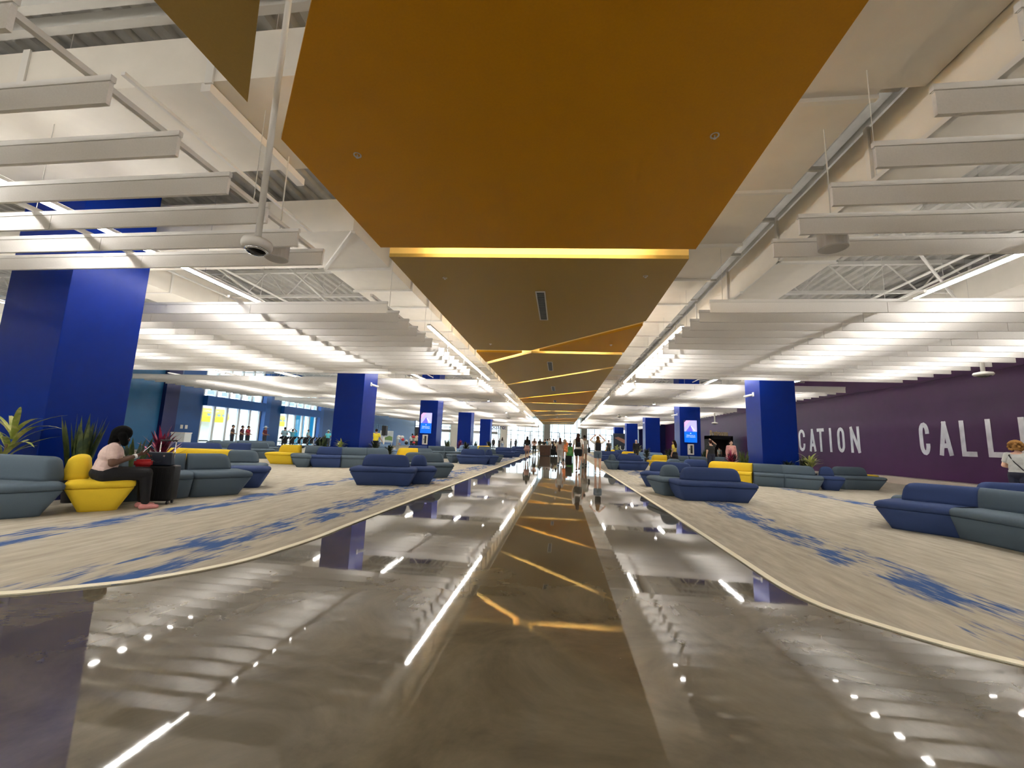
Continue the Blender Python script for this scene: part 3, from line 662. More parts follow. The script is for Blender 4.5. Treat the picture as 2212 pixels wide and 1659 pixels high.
# faint words on the far left blue wall
for s, y0, z0, lab in (('LET\'S', 41.8, 3.0, 'faint blue upper word on the far left blue wall'), ('SWEET TEA', 49.5, 2.2, 'faint blue lower words on the far left blue wall')):
    t = text_bm(s, 1.25, 0.01, align='LEFT', off=0.01)
    for v in t.verts: v.co = Vector((XW + 0.02 + v.co.z, y0 + v.co.x * 1.0, z0 + v.co.y * 0.75))
    bmesh.ops.recalc_face_normals(t, faces=t.faces)
    o = link('wall_lettering', t, mat('pale_blue_letter', (0.03, 0.14, 0.33), 0.4)); tag(o, lab, 'sign')
for k in range(2):
    o = link('switch_plate', bevelled(BOX(XW + 0.001, XW + 0.02, 23.5 + k * 0.33, 23.68 + k * 0.33, 1.28, 1.52), 0.004), white); tag(o, ['white switch plate on the left blue wall, nearer one', 'white switch plate on the left blue wall, farther one'][k], 'switch')
p = thing('restroom_portal', 'dark restroom entrance portal beside the purple wall', 'portal', (13.0, 38.0, 0))
link('portal_frame', box(box(BOX(0, 0.15, 0, 1.5, 0, 2.35), 1.75, 1.9, 0, 1.5, 0, 2.35), 0, 1.9, 0, 1.5, 2.1, 2.4), darkfab, p); link('recess', BOX(0.15, 1.75, 1.2, 1.5, 0, 2.1), black, p)
t = text_bm('Restrooms', 0.60, 0.03, off=0.02); bmesh.ops.rotate(t, verts=t.verts, cent=(0, 0, 0), matrix=Matrix.Rotation(pi / 2, 3, 'X'))
for v in t.verts: v.co.x *= 0.56
o = link('restroom_sign', t, mat('gold_letter', (0.75, 0.6, 0.3), 0.35, metal=0.4)); o.location = (13.75, 38.05, 2.42); tag(o, 'gold Restrooms lettering above the dark portal', 'sign')
# ship picture board near the right of the walkway
o = thing('billboard', 'dark picture board of a ship deck and white symbol on the far right', 'board', (6.4, 52.0, 0.4))
link('board', bevelled(BOX(0, 2.4, 0, 0.1, 0, 2.3), 0.01), mat('board_navy', (0.01, 0.02, 0.035), 0.5), o)
b = bmesh.new(); b.faces.new([b.verts.new((x, -0.012, z)) for x, z in ((0.15, 1.75), (0.9, 1.35), (2.4, 0.55), (2.4, 1.0), (1.4, 1.55), (0.6, 1.9))][::-1]); link('picture_deck', b, mat('deck_brown', (0.25, 0.12, 0.08), 0.6), o)
b = bmesh.new()
for a in range(9):
    a0 = pi + pi * a / 9; a1 = pi + pi * (a + 1) / 9
    bar(b, (1.15 + 0.28 * cos(a0), -0.02, 0.55 + 0.28 * sin(a0)), (1.15 + 0.28 * cos(a1), -0.02, 0.55 + 0.28 * sin(a1)), 0.05, 6)
bar(b, (0.87, -0.02, 0.55), (0.87, -0.02, 0.8), 0.05, 6); bar(b, (1.43, -0.02, 0.55), (1.43, -0.02, 0.8), 0.05, 6)
link('picture_symbol', b, white, o)
# bin by the left wall
o = thing('waste_bin', 'pale grey waste bin against the left blue wall', 'bin', (-21.9, 21.6, 0), 0.3)
link('body', bevelled(BOX(-0.35, 0.35, -0.35, 0.35, 0, 1.0), 0.02), mat('bin_grey', (0.62, 0.66, 0.66), 0.4), o); link('lid', bevelled(BOX(-0.37, 0.37, -0.37, 0.37, 1.0, 1.06), 0.015), white, o)
link('side_panel', BOX(-0.36, -0.352, -0.28, 0.28, 0.1, 0.95), mat('bin_side', (0.2, 0.22, 0.22), 0.5), o)
# low bench line at the foot of the purple wall
o = link('wall_bench', bevelled(BOX(14.75, 15.38, 8.0, 21.8, 0.0, 0.30), 0.03), mat('bench_beige', (0.45, 0.38, 0.32), 0.6)); tag(o, 'low pale bench along the foot of the purple wall', 'bench')

# ------------------------------------------------------------------ modular sofas
def offset_poly(P, ds):
    n = len(P); out = []
    L = []
    for i in range(n):
        a = Vector(P[i]); b = Vector(P[(i + 1) % n]); d = (b - a).normalized(); nn = Vector((-d.y, d.x))   # inward for CCW
        L.append((a + nn * ds[i], d))
    for i in range(n):
        (p, d), (q, e) = L[i - 1], L[i]
        cr = d.x * e.y - d.y * e.x
        if abs(cr) < 1e-4: out.append(q.copy()); continue
        t = ((q.x - p.x) * e.y - (q.y - p.y) * e.x) / cr
        out.append(p + d * t)
    return out
def round_poly(P, r, k=5):
    n = len(P); out = []
    for i in range(n):
        a, b, c = P[i - 1], P[i], P[(i + 1) % n]
        ra = min(r, (a - b).length * 0.45); rc = min(r, (c - b).length * 0.45)
        p = b + (a - b).normalized() * ra; q = b + (c - b).normalized() * rc
        for j in range(k):
            t = j / (k - 1); out.append(p * (1 - t) ** 2 + b * 2 * t * (1 - t) + q * t * t)
    return out
def ring_loft(P, fac, rings, r=0.10):
    bm = bmesh.new(); prev = None
    for z, ins, rr in rings:
        pts = round_poly(offset_poly(P, [ins * f for f in fac]), r * rr)
        cur = [bm.verts.new((p.x, p.y, z)) for p in pts]
        if prev is None: bm.faces.new(cur[::-1])
        else:
            for i in range(len(cur)): bm.faces.new((prev[i], prev[(i + 1) % len(cur)], cur[(i + 1) % len(cur)], cur[i]))
        prev = cur
    bm.faces.new(prev); return bm
def ccw(P):
    A = sum(P[i - 1][0] * P[i][1] - P[i][0] * P[i - 1][1] for i in range(len(P)))
    return A > 0
NS = [0]
def sofa_poly(P, fac, backs, m, label, group='modular lounge sofas on the carpet', bh=0.76):
    P = [Vector(p) for p in P]
    if not ccw(P): P = P[::-1]; fac = fac[::-1]; fac = fac[1:] + fac[:1]
    c = sum(P, Vector((0, 0))) / len(P)
    o = thing('lounge_sofa', label, 'sofa', (c.x, c.y, 0.008), 0, group)
    P = [p - c for p in P]
    link('base', ring_loft(P, fac, [(0, 0.165, 1), (0.03, 0.155, 1), (0.325, 0.015, 1), (0.335, 0.03, 1)]), m, o, True)
    link('seat_cushion', ring_loft(P, fac, [(0.336, 0.03, 1), (0.352, 0.003, 1), (0.40, 0.0, 1), (0.43, 0.02, 1), (0.448, 0.055, 1.1), (0.456, 0.12, 1.2)]), m, o, True)
    for (b1, b2, th, f1, f2) in backs:
        b1 = Vector(b1) - c; b2 = Vector(b2) - c; t = (b2 - b1).normalized(); n = Vector((-t.y, t.x)) * th / 2
        Q = [b1 - n, b2 - n, b2 + n, b1 + n]
        link('backrest', ring_loft(Q, [1, f2, 1, f1], [(0.445, 0.0, 1), (0.50, 0.0, 1), (0.62, 0.012, 1), (bh - 0.06, 0.03, 1), (bh - 0.02, 0.055, 1), (bh - 0.004, 0.085, 1), (bh, 0.11, .5)], 0.09), m, o, True)
    return o
def sofa(P1, P2, dp, b, m, label, fl=(1, 1), kink=None, e=(0.06, 0.06), th=0.27, ff=1, fb=1, bh=0.76, ext=(0, 0), group='modular lounge sofas on the carpet'):
    P1 = Vector(P1); P2 = Vector(P2); t = (P2 - P1).normalized(); n = Vector((-t.y, t.x))
    if n.dot((P1 + P2) / 2) < 0: n = -n
    o = 0.155
    A = P1 - t * o * fl[0] - n * o * ff; B = P2 + t * o * fl[1] - n * o * ff
    C = P2 + t * (o * fl[1] + ext[1]) + n * (dp - o); D = P1 - t * (o * fl[0] + ext[0]) + n * (dp - o)
    P = [A, B, C, D]; fac = [ff, fl[1], fb, fl[0]]
    if kink:
        P = [A] + [A + (B - A) * f + n * k for f, k in kink] + [B, C, D]; fac = [ff] * (len(kink) + 1) + [fl[1], fb, fl[0]]
    bk = []
    if b is not None:
        bk = [(P1 + n * b + t * (e[0] if fl[0] else -ext[0] * .62), P2 + n * b - t * (e[1] if fl[1] else -ext[1] * .62), th, 1.9 * (fl[0] > 0), 1.9 * (fl[1] > 0))]
    if not ccw(P):
        # reverse while keeping edge factors aligned
        N_ = len(P); P = P[::-1]; fac = [fac[(N_ - 2 - i) % N_] for i in range(N_)]
    P = [Vector(p) for p in P]
    c = sum(P, Vector((0, 0))) / len(P)
    ob = thing('lounge_sofa', label, 'sofa', (c.x, c.y, 0.008), 0, group)
    P = [p - c for p in P]
    link('base', ring_loft(P, fac, [(0, 0.165, 1), (0.03, 0.155, 1), (0.325, 0.015, 1), (0.335, 0.03, 1)]), m, ob, True)
    link('seat_cushion', ring_loft(P, fac, [(0.336, 0.03, 1), (0.352, 0.003, 1), (0.40, 0.0, 1), (0.43, 0.02, 1), (0.448, 0.055, 1.1), (0.456, 0.12, 1.2)]), m, ob, True)
    for (b1, b2, th, f1, f2) in bk:
        b1 = Vector(b1) - c; b2 = Vector(b2) - c; t = (b2 - b1).normalized(); nn = Vector((-t.y, t.x)) * th / 2
        Q = [b1 - nn, b2 - nn, b2 + nn, b1 + nn]
        link('backrest', ring_loft(Q, [1, f2, 1, f1], [(0.445, 0.0, 1), (0.50, 0.0, 1), (0.62, 0.012, 1), (bh - 0.06, 0.03, 1), (bh - 0.02, 0.055, 1), (bh - 0.004, 0.085, 1), (bh, 0.11, .5)], 0.09), m, ob, True)
    return ob

# near left group
sofa_poly([(-8.9, 3.9), (-7.35, 3.7), (-6.62, 4.95), (-6.95, 5.12), (-8.9, 5.12)], [1, 1, 1, 1, 0], [((-8.9, 4.95), (-6.86, 4.97), 0.28, 0, 1.0)], s_slate, 'slate blue sofa at the left edge beside the yellow one', bh=0.78)
sofa_poly([(-6.74, 4.98), (-6.24, 5.54), (-6.95, 6.15), (-7.45, 5.58)], [1, 1, 0.3, 1], [((-6.86, 5.20), (-7.44, 5.70), 0.27, 1.0, 0.5)], s_yel, 'yellow sofa seat with the seated woman on it', bh=0.78)
sofa((-7.15, 6.05), (-6.63, 6.89), 0.95, 0.62, s_slate, 'slate sofa partly hidden behind the black suitcase', (0.3, 0))
sofa((-6.63, 6.89), (-6.19, 7.55), 0.95, 0.62, s_slate, 'slate sofa right of the suitcase with a rounded end', (0, 1))
sofa((-7.05, 8.3), (-6.6, 8.55), 0.7, None, s_blue, 'blue sofa end peeking out behind the slate sofa by the suitcase')
sofa((-9.7, 8.6), (-8.0, 8.9), 0.95, 0.6, s_yel, 'low yellow sofa behind the red leaved plant', (1, 0))
sofa((-8.0, 8.9), (-7.3, 9.2), 0.95, 0.6, s_slate, 'slate sofa end beside the yellow sofa behind the plant', (0, 1))
# left middle, back row
sofa((-13.6, 12.9), (-12.35, 14.0), 0.95, 0.5, s_blue, 'blue sofa in the back row left, before the glass wall', (0, 1))
sofa((-12.9, 14.6), (-12.2, 15.1), 0.95, 0.5, s_blue, 'short blue sofa in the back row left', (1, 0))
sofa((-14.6, 17.3), (-13.6, 18.2), 0.95, 0.6, s_slate, 'slate sofa in the back row behind the yellow one', (0, 1))
sofa((-15.5, 16.4), (-14.6, 17.3), 0.95, 0.6, s_slate, 'slate sofa in the back row, middle seat', (1, 0))
sofa((-16.6, 19.6), (-15.4, 21.2), 0.95, 0.5, s_slate, 'rearmost slate sofa before the window with strollers', (1, 1))
# left middle group with yellow end
sofa((-11.47, 15.28), (-10.55, 15.40), 0.95, 0.6, s_yel, 'yellow sofa heading the row before the second left column', (1, 0))
sofa((-10.55, 15.40), (-9.7, 15.1), 0.95, 0.6, s_slate, 'slate corner sofa next to the yellow one, second left column', (0, 0))
sofa((-9.67, 14.3), (-9.28, 14.38), 0.75, None, s_slate, 'slate sofa end jutting forward between yellow and blue seats')
sofa((-9.19, 14.55), (-8.27, 14.95), 0.9, 0.5, s_blue, 'blue sofa in the row before the second left column', (1, 0))
sofa((-8.27, 14.95), (-7.45, 15.5), 0.9, 0.5, s_slate, 'slate sofa in the row before the second left column', (0, 0))
sofa((-7.45, 15.5), (-6.7, 16.2), 0.9, 0.5, s_slate, 'slate sofa closing the row right of the second left column', (0, 1))
sofa((-7.0, 17.4), (-6.2, 18.0), 0.8, 0.45, s_yel, 'yellow rounded sofa end behind the slate row', (1, 0))
sofa((-6.2, 18.0), (-5.6, 18.6), 0.8, 0.45, s_slate, 'small slate sofa behind the front blue sofa on the left', (0, 1))
# centre left group
K = [(0.30, 0.0), (0.62, 0.07), (0.74, -0.03)]
sofa((-5.08, 9.97), (-3.80, 10.27), 1.0, 0.36, s_blue, 'blue sofa seen from behind at the left of the walkway', (1, 1), K)
sofa((-3.92, 10.78), (-3.46, 10.95), 0.95, 0.4, s_blue, 'narrow blue sofa at the right of the front left group', (0.6, 1), e=(-0.05, 0.10))
sofa((-4.75, 12.3), (-3.52, 12.97), 1.0, 0.55, s_slate, 'slate sofa at the back of the front left group', (1, 1), [(0.4, 0.06)])
# far left group
sofa((-5.08, 20.72), (-3.75, 21.11), 1.0, 0.4, s_blue, 'blue sofa from behind, second group left of the walkway', (1, 1), K)
sofa((-5.62, 21.3), (-5.35, 21.5), 0.8, None, s_slate, 'slate sofa end left of the second blue sofa')
sofa((-3.7, 21.5), (-3.38, 21.7), 0.9, 0.4, s_blue, 'narrow blue sofa right of the second group', (0.5, 1), e=(-0.05, 0.05))
sofa((-4.5, 23.0), (-3.42, 23.8), 1.0, 0.55, s_slate, 'slate sofa at the back of the second left group')
sofa((-9.3, 24.6), (-8.2, 25.2), 0.85, 0.5, s_blue, 'blue sofa before the third left column', (1, 0))
sofa((-8.2, 25.2), (-7.25, 25.6), 0.75, 0.4, s_slate, 'slate sofa before the third left column, middle seat', (0, 0))
sofa((-7.25, 25.6), (-6.5, 26.4), 0.85, 0.5, s_slate, 'slate sofa right of the third left column', (0, 1))
sofa((-12.4, 23.2), (-11.3, 24.0), 0.95, 0.5, s_yel, 'far yellow sofa left of the third left column', (1, 0))
sofa((-11.3, 24.0), (-10.2, 24.8), 0.95, 0.5, s_light, 'pale blue sofa beside the far yellow one on the left', (0, 1))
sofa((-8.5, 34.6), (-7.0, 35.4), 0.95, 0.5, s_light, 'pale sofa before the fourth left column', (1, 0))
sofa((-7.0, 35.4), (-5.9, 36.4), 0.95, 0.5, s_yel, 'far sofa with yellow end right of the fourth left column', (0, 1))
sofa((-6.2, 31.6), (-5.2, 32.3), 0.95, 0.4, s_slate, 'slate sofa in the third group left of the walkway')
sofa((-4.9, 31.0), (-3.6, 31.4), 1.0, 0.4, s_blue, 'blue sofa from behind, third group left of the walkway', (1, 1), K)
sofa((-3.75, 33.2), (-3.3, 33.5), 1.0, 0.5, s_blue, 'small blue sofa closing the third left group')
sofa((-4.9, 41.5), (-3.6, 41.9), 1.0, 0.4, s_blue, 'blue sofa from behind, farthest group left of the walkway')
sofa((-4.2, 44.0), (-3.3, 44.4), 1.0, 0.5, s_blue, 'small far blue sofa beside the walking girl on the left')
# right near group
sofa((2.89, 10.27), (4.40, 10.38), 1.0, 0.36, s_blue, 'large blue sofa from behind at the right of the walkway', (1, 1), K)
sofa((2.64, 11.0), (3.12, 11.1), 1.0, 0.45, s_slate, 'slate sofa end left of the large blue sofa on the right', (1, 0.2), e=(0.10, -0.1))
sofa((2.61, 13.3), (3.9, 12.85), 1.0, 0.55, s_blue, 'blue sofa behind the slate end, right of the walkway', (1, 1))
# right second group
sofa((2.98, 21.63), (4.34, 21.96), 1.0, 0.4, s_blue, 'blue sofa from behind, second group right of the walkway', (1, 1), K)
sofa((2.60, 21.5), (2.9, 21.6), 0.9, 0.5, s_slate, 'slate sofa end in the second right group', (1, 0.3), e=(0.05, -0.1))
sofa((2.67, 23.54), (3.9, 23.2), 1.0, 0.55, s_blue, 'blue sofa at the back of the second right group')
# right row with yellow seats
sofa((5.35, 16.6), (6.68, 15.47), 0.9, 0.5, s_yel, 'yellow sofa behind the large blue one on the right', (1, 0), ext=(0, -.22))
sofa((6.68, 15.47), (7.58, 15.25), 0.78, 0.45, s_slate, 'slate sofa right of the yellow one, before the second right column', (0, 0), ext=(-.12, .12))
sofa((7.58, 15.25), (8.40, 14.80), 0.78, 0.45, s_slate, 'slate sofa with a rounded end before the second right column', (0, 1), ext=(.14, 0))
sofa((8.72, 15.12), (9.12, 14.95), 0.85, 0.5, s_blue, 'narrow blue sofa in the row right of the second right column', (1, 1), e=(-0.05, 0.06))
sofa((9.75, 15.7), (11.11, 16.04), 0.95, 0.5, s_slate, 'slate sofa at the right end of the row by the purple wall', (1, 1), [(0.3, 0.08)])
sofa((10.9, 17.3), (12.0, 17.7), 0.9, 0.5, s_yel, 'low yellow sofa edge behind the slate sofa by the purple wall', bh=0.7)
sofa((5.2, 17.6), (6.3, 17.9), 0.95, 0.5, s_blue, 'blue sofa behind the yellow one on the right', (1, 0.3))
sofa((4.3, 16.9), (5.0, 17.1), 0.9, 0.45, s_slate, 'slate sofa top between the blue sofas on the right')
sofa((5.4, 24.6), (6.35, 24.9), 0.95, 0.5, s_yel, 'yellow sofa beside the woman in the yellow shirt', (1, 0))
sofa((6.35, 24.9), (7.4, 24.9), 0.9, 0.35, s_slate, 'slate sofa before the third right column', (0, 0), th=0.24)
sofa((7.4, 24.9), (8.45, 24.8), 0.9, 0.35, s_slate, 'slate sofa before the third right column, right seat', (0, 1), th=0.24)
sofa((8.9, 25.4), (10.3, 25.6), 0.95, 0.5, s_slate, 'slate sofa behind the two visitors by the restrooms', (1, 1))
sofa((4.2, 26.8), (5.0, 26.9), 0.95, 0.5, s_blue, 'blue sofa left of the yellow shirt woman', (1, 1))
sofa((4.9, 34.6), (6.3, 34.5), 0.95, 0.5, s_yel, 'yellow sofa before the fourth right column', (1, 0))
sofa((6.3, 34.5), (8.2, 34.2), 0.9, 0.5, s_light, 'pale slate sofa before the fourth right column', (0, 1))
sofa((3.1, 32.2), (4.6, 32.5), 0.95, 0.5, s_blue, 'blue sofa from behind, third group right of the walkway')
sofa((4.5, 43.8), (5.6, 43.8), 0.95, 0.5, s_yel, 'farthest yellow sofa before the fifth right column', (1, 0))
sofa((5.6, 43.8), (6.9, 43.6), 0.9, 0.5, s_blue, 'farthest blue sofa before the fifth right column', (0, 1))
# near right group
sofa((5.54, 7.90), (6.06, 7.28), 1.05, 0.62, s_blue, 'blue sofa at the right edge group with a rounded end', (1, 0), ext=(0, .34))
sofa((6.06, 7.28), (6.16, 6.15), 1.05, 0.62, s_slate, 'slate sofa at the right edge of the photo', (0, 0), ext=(.30, 0))
sofa((6.16, 6.15), (6.0, 5.0), 1.05, 0.62, s_blue, 'blue sofa cut off by the right edge', (0, 1))
sofa((6.55, 8.95), (7.1, 8.5), 0.5, None, s_slate, 'slate sofa end tucked behind the blue one at the right')
sofa((8.3, 9.0), (9.25, 9.0), 0.95, 0.5, s_blue, 'blue sofa before the woman in the grey shirt', (1, 0))
sofa((9.25, 9.0), (10.5, 8.7), 0.95, 0.5, s_slate, 'slate sofa before the woman in the grey shirt', (0, 1))

# ------------------------------------------------------------------ plants
def blade(bm, base, az, lean, L_, w, droop, n=7, fold=0.0, tw=0.0):
    """one leaf: starts at base, leans out by lean, bends down by droop"""
    p = Vector(base); a = lean; pts = []
    for i in range(n + 1):
        pts.append((p.copy(), a)); d = Vector((cos(az) * sin(a), sin(az) * sin(a), cos(a))); p = p + d * (L_ / n); a += droop / n
    side = Vector((-sin(az + tw), cos(az + tw), 0)); prev = None
    for i, (q, a_) in enumerate(pts):
        t = i / n; ww = w * (0.45 + 1.6 * t) if t < 0.35 else w * (1.0 - ((t - 0.35) / 0.65) ** 2.2) + 0.001
        up = Vector((-cos(az) * cos(a_), -sin(az) * cos(a_), sin(a_)))
        cur = [bm.verts.new(q + side * ww / 2 + up * fold * ww), bm.verts.new(q), bm.verts.new(q - side * ww / 2 + up * fold * ww)]
        if prev:
            for j in range(2):
                f = bm.faces.new((prev[j], prev[j + 1], cur[j + 1], cur[j])); f.material_index = 1 if (i + j) % 2 == 5 else 0
        prev = cur
def leafmat(name, c1, c2):
    m = bpy.data.materials.new(name); m.use_nodes = True; nt = m.node_tree; b = nt.nodes['Principled BSDF']; N = nt.nodes.new; L = nt.links.new
    tc = N('ShaderNodeTexCoord'); n = N('ShaderNodeTexNoise'); n.inputs['Scale'].default_value = 5; n.inputs['Detail'].default_value = 3; n.inputs['Distortion'].default_value = 1.0
    L(tc.outputs['Object'], n.inputs['Vector']); r = N('ShaderNodeValToRGB'); e = r.color_ramp.elements
    e[0].position = 0.42; e[0].color = (*c1, 1); e[1].position = 0.58; e[1].color = (*c2, 1)
    L(n.outputs['Fac'], r.inputs['Fac']); L(r.outputs['Color'], b.inputs['Base Color']); b.inputs['Roughness'].default_value = 0.4
    return m
LM = {'snake': leafmat('snake_leaf', (0.015, 0.035, 0.015), (0.075, 0.10, 0.03)), 'dracaena': leafmat('variegated_leaf', (0.30, 0.36, 0.07), (0.58, 0.58, 0.22)),
      'cordyline': leafmat('red_leaf', (0.06, 0.008, 0.02), (0.30, 0.02, 0.07)), 'bush': leafmat('dark_leaf', (0.008, 0.016, 0.008), (0.03, 0.045, 0.018)), 'stripe': leafmat('striped_leaf', (0.03, 0.03, 0.02), (0.32, 0.24, 0.16))}
potm = mat('planter_dark', (0.03, 0.035, 0.045), 0.5)
def plant(kind, x, y, top, lab, spread=1.0, base=0.42, n=None):
    o = thing('potted_plant', lab, 'plant', (x, y, 0.008))
    b = lathe(bmesh.new(), [(0, 0), (0.13, 0), (0.17, base - 0.02), (0.18, base), (0.16, base), (0.15, base - 0.05), (0, base - 0.05)], n=24); link('pot', b, potm, o, True)
    b = bmesh.new(); Hh = top - base; R = random.Random(hash((round(x, 2), round(y, 2))) & 0xffff)
    R = random.Random(int(abs(x) * 100) * 31 + int(y * 100))
    if kind == 'snake':
        for i in range(n or 34):
            az = R.uniform(0, 2 * pi); rr = R.uniform(0, 0.12) * spread
            blade(b, (rr * cos(az), rr * sin(az), base - 0.04), az, R.uniform(0.0, 0.28) * spread, Hh * R.uniform(0.55, 1.05), 0.075, R.uniform(-0.1, 0.12), fold=0.15, tw=R.uniform(-1, 1))
    elif kind == 'dracaena':
        for s in range(3):
            sx, sy = R.uniform(-.08, .08), R.uniform(-.08, .08); sz = base + Hh * (0.15 + 0.2 * s)
            for i in range(n or 13):
                az = i * 2.4 + R.uniform(-.3, .3); blade(b, (sx, sy, sz), az, R.uniform(0.25, 1.0), Hh * R.uniform(0.55, 0.85), 0.07, R.uniform(0.7, 1.5), fold=0.12)
    elif kind == 'cordyline':
        for i in range(n or 46):
            az = i * 2.4; t = i / 46; blade(b, (0, 0, base + Hh * 0.35 * t), az, 1.25 - 1.15 * t, Hh * R.uniform(0.55, 0.75), 0.07, R.uniform(0.1, 0.6), fold=0.1)
    else:
        for i in range(n or 150):
            az = R.uniform(0, 6.28); rr = R.uniform(0, .12); z = base + R.uniform(0, 0.55) * Hh
            blade(b, (rr * cos(az), rr * sin(az), z), az, R.uniform(0.2, 1.4), Hh * R.uniform(0.3, 0.5), 0.05, R.uniform(0, 0.9), 5, fold=0.1)
    link('leaves', b, LM[kind], o, True)
    if kind in ('dracaena', 'cordyline', 'bush'):
        s = bmesh.new(); bar(s, (0, 0, base - 0.05), (0.01, 0, base + Hh * 0.5), 0.022, 8, 0.014); link('stem', s, mat('stem_brown', (0.10, 0.07, 0.03), 0.8), o, True)
    return o
plant('dracaena', -8.25, 5.28, 1.42, 'yellow green arching plant at the left edge before the first column', n=9)
plant('snake', -7.75, 5.9, 1.42, 'tall dark snake plant behind the seated woman', 1.0)
plant('snake', -7.55, 6.6, 1.12, 'lower snake plant right of the tall one by the first column', 1.5, n=16)
plant('cordyline', -7.75, 7.25, 1.24, 'red leaved plant behind the seated woman and suitcase')
plant('snake', -9.75, 16.2, 1.3, 'dark snake plant at the left of the second left column')
plant('bush', -10.1, 16.4, 1.15, 'dark bushy plant left of the second left column')
plant('dracaena', -8.75, 15.72, 1.02, 'yellow green plant before the second left column', base=0.5)
plant('bush', -7.85, 16.8, 1.15, 'dark bushy plant right of the second left column')
plant('bush', -7.45, 17.4, 1.0, 'second dark bushy plant right of the second left column')
plant('snake', -7.75, 27.9, 1.35, 'pale snake plant right of the third left column')
plant('stripe', -6.6, 27.6, 1.2, 'grassy striped plant past the third left column') if False else plant('bush', -6.5, 28.2, 1.2, 'dark plant past the third left column')
plant('cordyline', -8.9, 36.1, 1.25, 'red plant at the fourth left column')
plant('snake', -7.9, 38.0, 1.35, 'upright plant at the right of the fourth left column')
plant('bush', -6.6, 38.0, 1.35, 'wispy dark plant between the fourth and fifth left columns')
plant('cordyline', 6.80, 17.6, 1.25, 'dark red plant left of the second right column')
plant('snake', 6.90, 16.75, 1.28, 'snake plant at the left face of the second right column')
plant('bush', 8.0, 15.75, 0.98, 'dark bushy plant before the second right column', base=0.5)
plant('dracaena', 8.7, 15.72, 1.12, 'yellow green plant at the right of the second right column', base=0.5)
plant('dracaena', 8.0, 15.0 + .1 + .8, 0.98, 'smaller yellow green plant before the second right column', base=0.5) if False else None
plant('snake', 8.75, 16.2, 1.25, 'dark spiky plant right of the second right column', n=24)
plant('bush', 6.9, 27.2, 1.25, 'dark spiky plant left of the third right column')
plant('bush', 6.0, 30.0, 1.25, 'dark plant behind the yellow shirt woman')
plant('snake', 8.95, 27.2, 1.3, 'dark plant right of the third right column')
plant('dracaena', 6.6, 36.2, 1.2, 'yellow green plant before the fourth right column')
plant('bush', 9.0, 36.4, 1.2, 'dark plant right of the fourth right column')
plant('snake', 7.7, 34.0 + .1, 1.2, 'spiky plant before the fourth right column') if False else None
plant('dracaena', 6.0, 45.0, 1.2, 'far yellow green plant before the picture board')

# ------------------------------------------------------------------ people
def skinm(c): return mat('skin_%02d' % int(c[0] * 100), c, 0.5)
SK = {'light': (0.60, 0.36, 0.26), 'mid': (0.42, 0.23, 0.14), 'dark': (0.10, 0.045, 0.025)}
def clothm(c): return mat('cloth_%d_%d_%d' % tuple(int(v * 100) for v in c), c, 0.9, noise=0.06, nscale=30)
def remesh(o, v, sm=3):
    r = o.modifiers.new('Remesh', 'REMESH'); r.mode = 'VOXEL'; r.voxel_size = v; r.use_smooth_shade = True
    s = o.modifiers.new('Smooth', 'SMOOTH'); s.factor = 0.5; s.iterations = sm
def hand(bm, w, d, nrm, s, curl=0.5, side=1):
    d = d.normalized(); nrm = (nrm - d * nrm.dot(d)).normalized(); sd = d.cross(nrm) * side
    pc = w + d * 0.045 * s
    for k in (-1, 0, 1): cap(bm, w + sd * 0.012 * k * s, w + d * 0.085 * s + sd * 0.024 * k * s, 0.016 * s, 0.013 * s, 8)
    for k, L_ in zip((-1.5, -0.5, 0.5, 1.5), (0.058, 0.075, 0.08, 0.068)):
        b = w + d * 0.088 * s + sd * 0.0185 * k * s
        m_ = b + (d * cos(curl * 0.6) + nrm * sin(curl * 0.6)) * L_ * 0.5 * s; e = m_ + (d * cos(curl * 1.6) + nrm * sin(curl * 1.6)) * L_ * 0.5 * s
        cap(bm, b, m_, 0.009 * s, 0.0082 * s, 7); cap(bm, m_, e, 0.0082 * s, 0.007 * s, 7)
    t0 = w + d * 0.02 * s + sd * 0.026 * s; t1 = t0 + (d * 0.75 + sd * 0.55 + nrm * 0.3).normalized() * 0.04 * s; t2 = t1 + (d * 0.9 + sd * 0.1 + nrm * 0.4).normalized() * 0.03 * s
    cap(bm, t0, t1, 0.012 * s, 0.010 * s, 7); cap(bm, t1, t2, 0.0095 * s, 0.008 * s, 7)
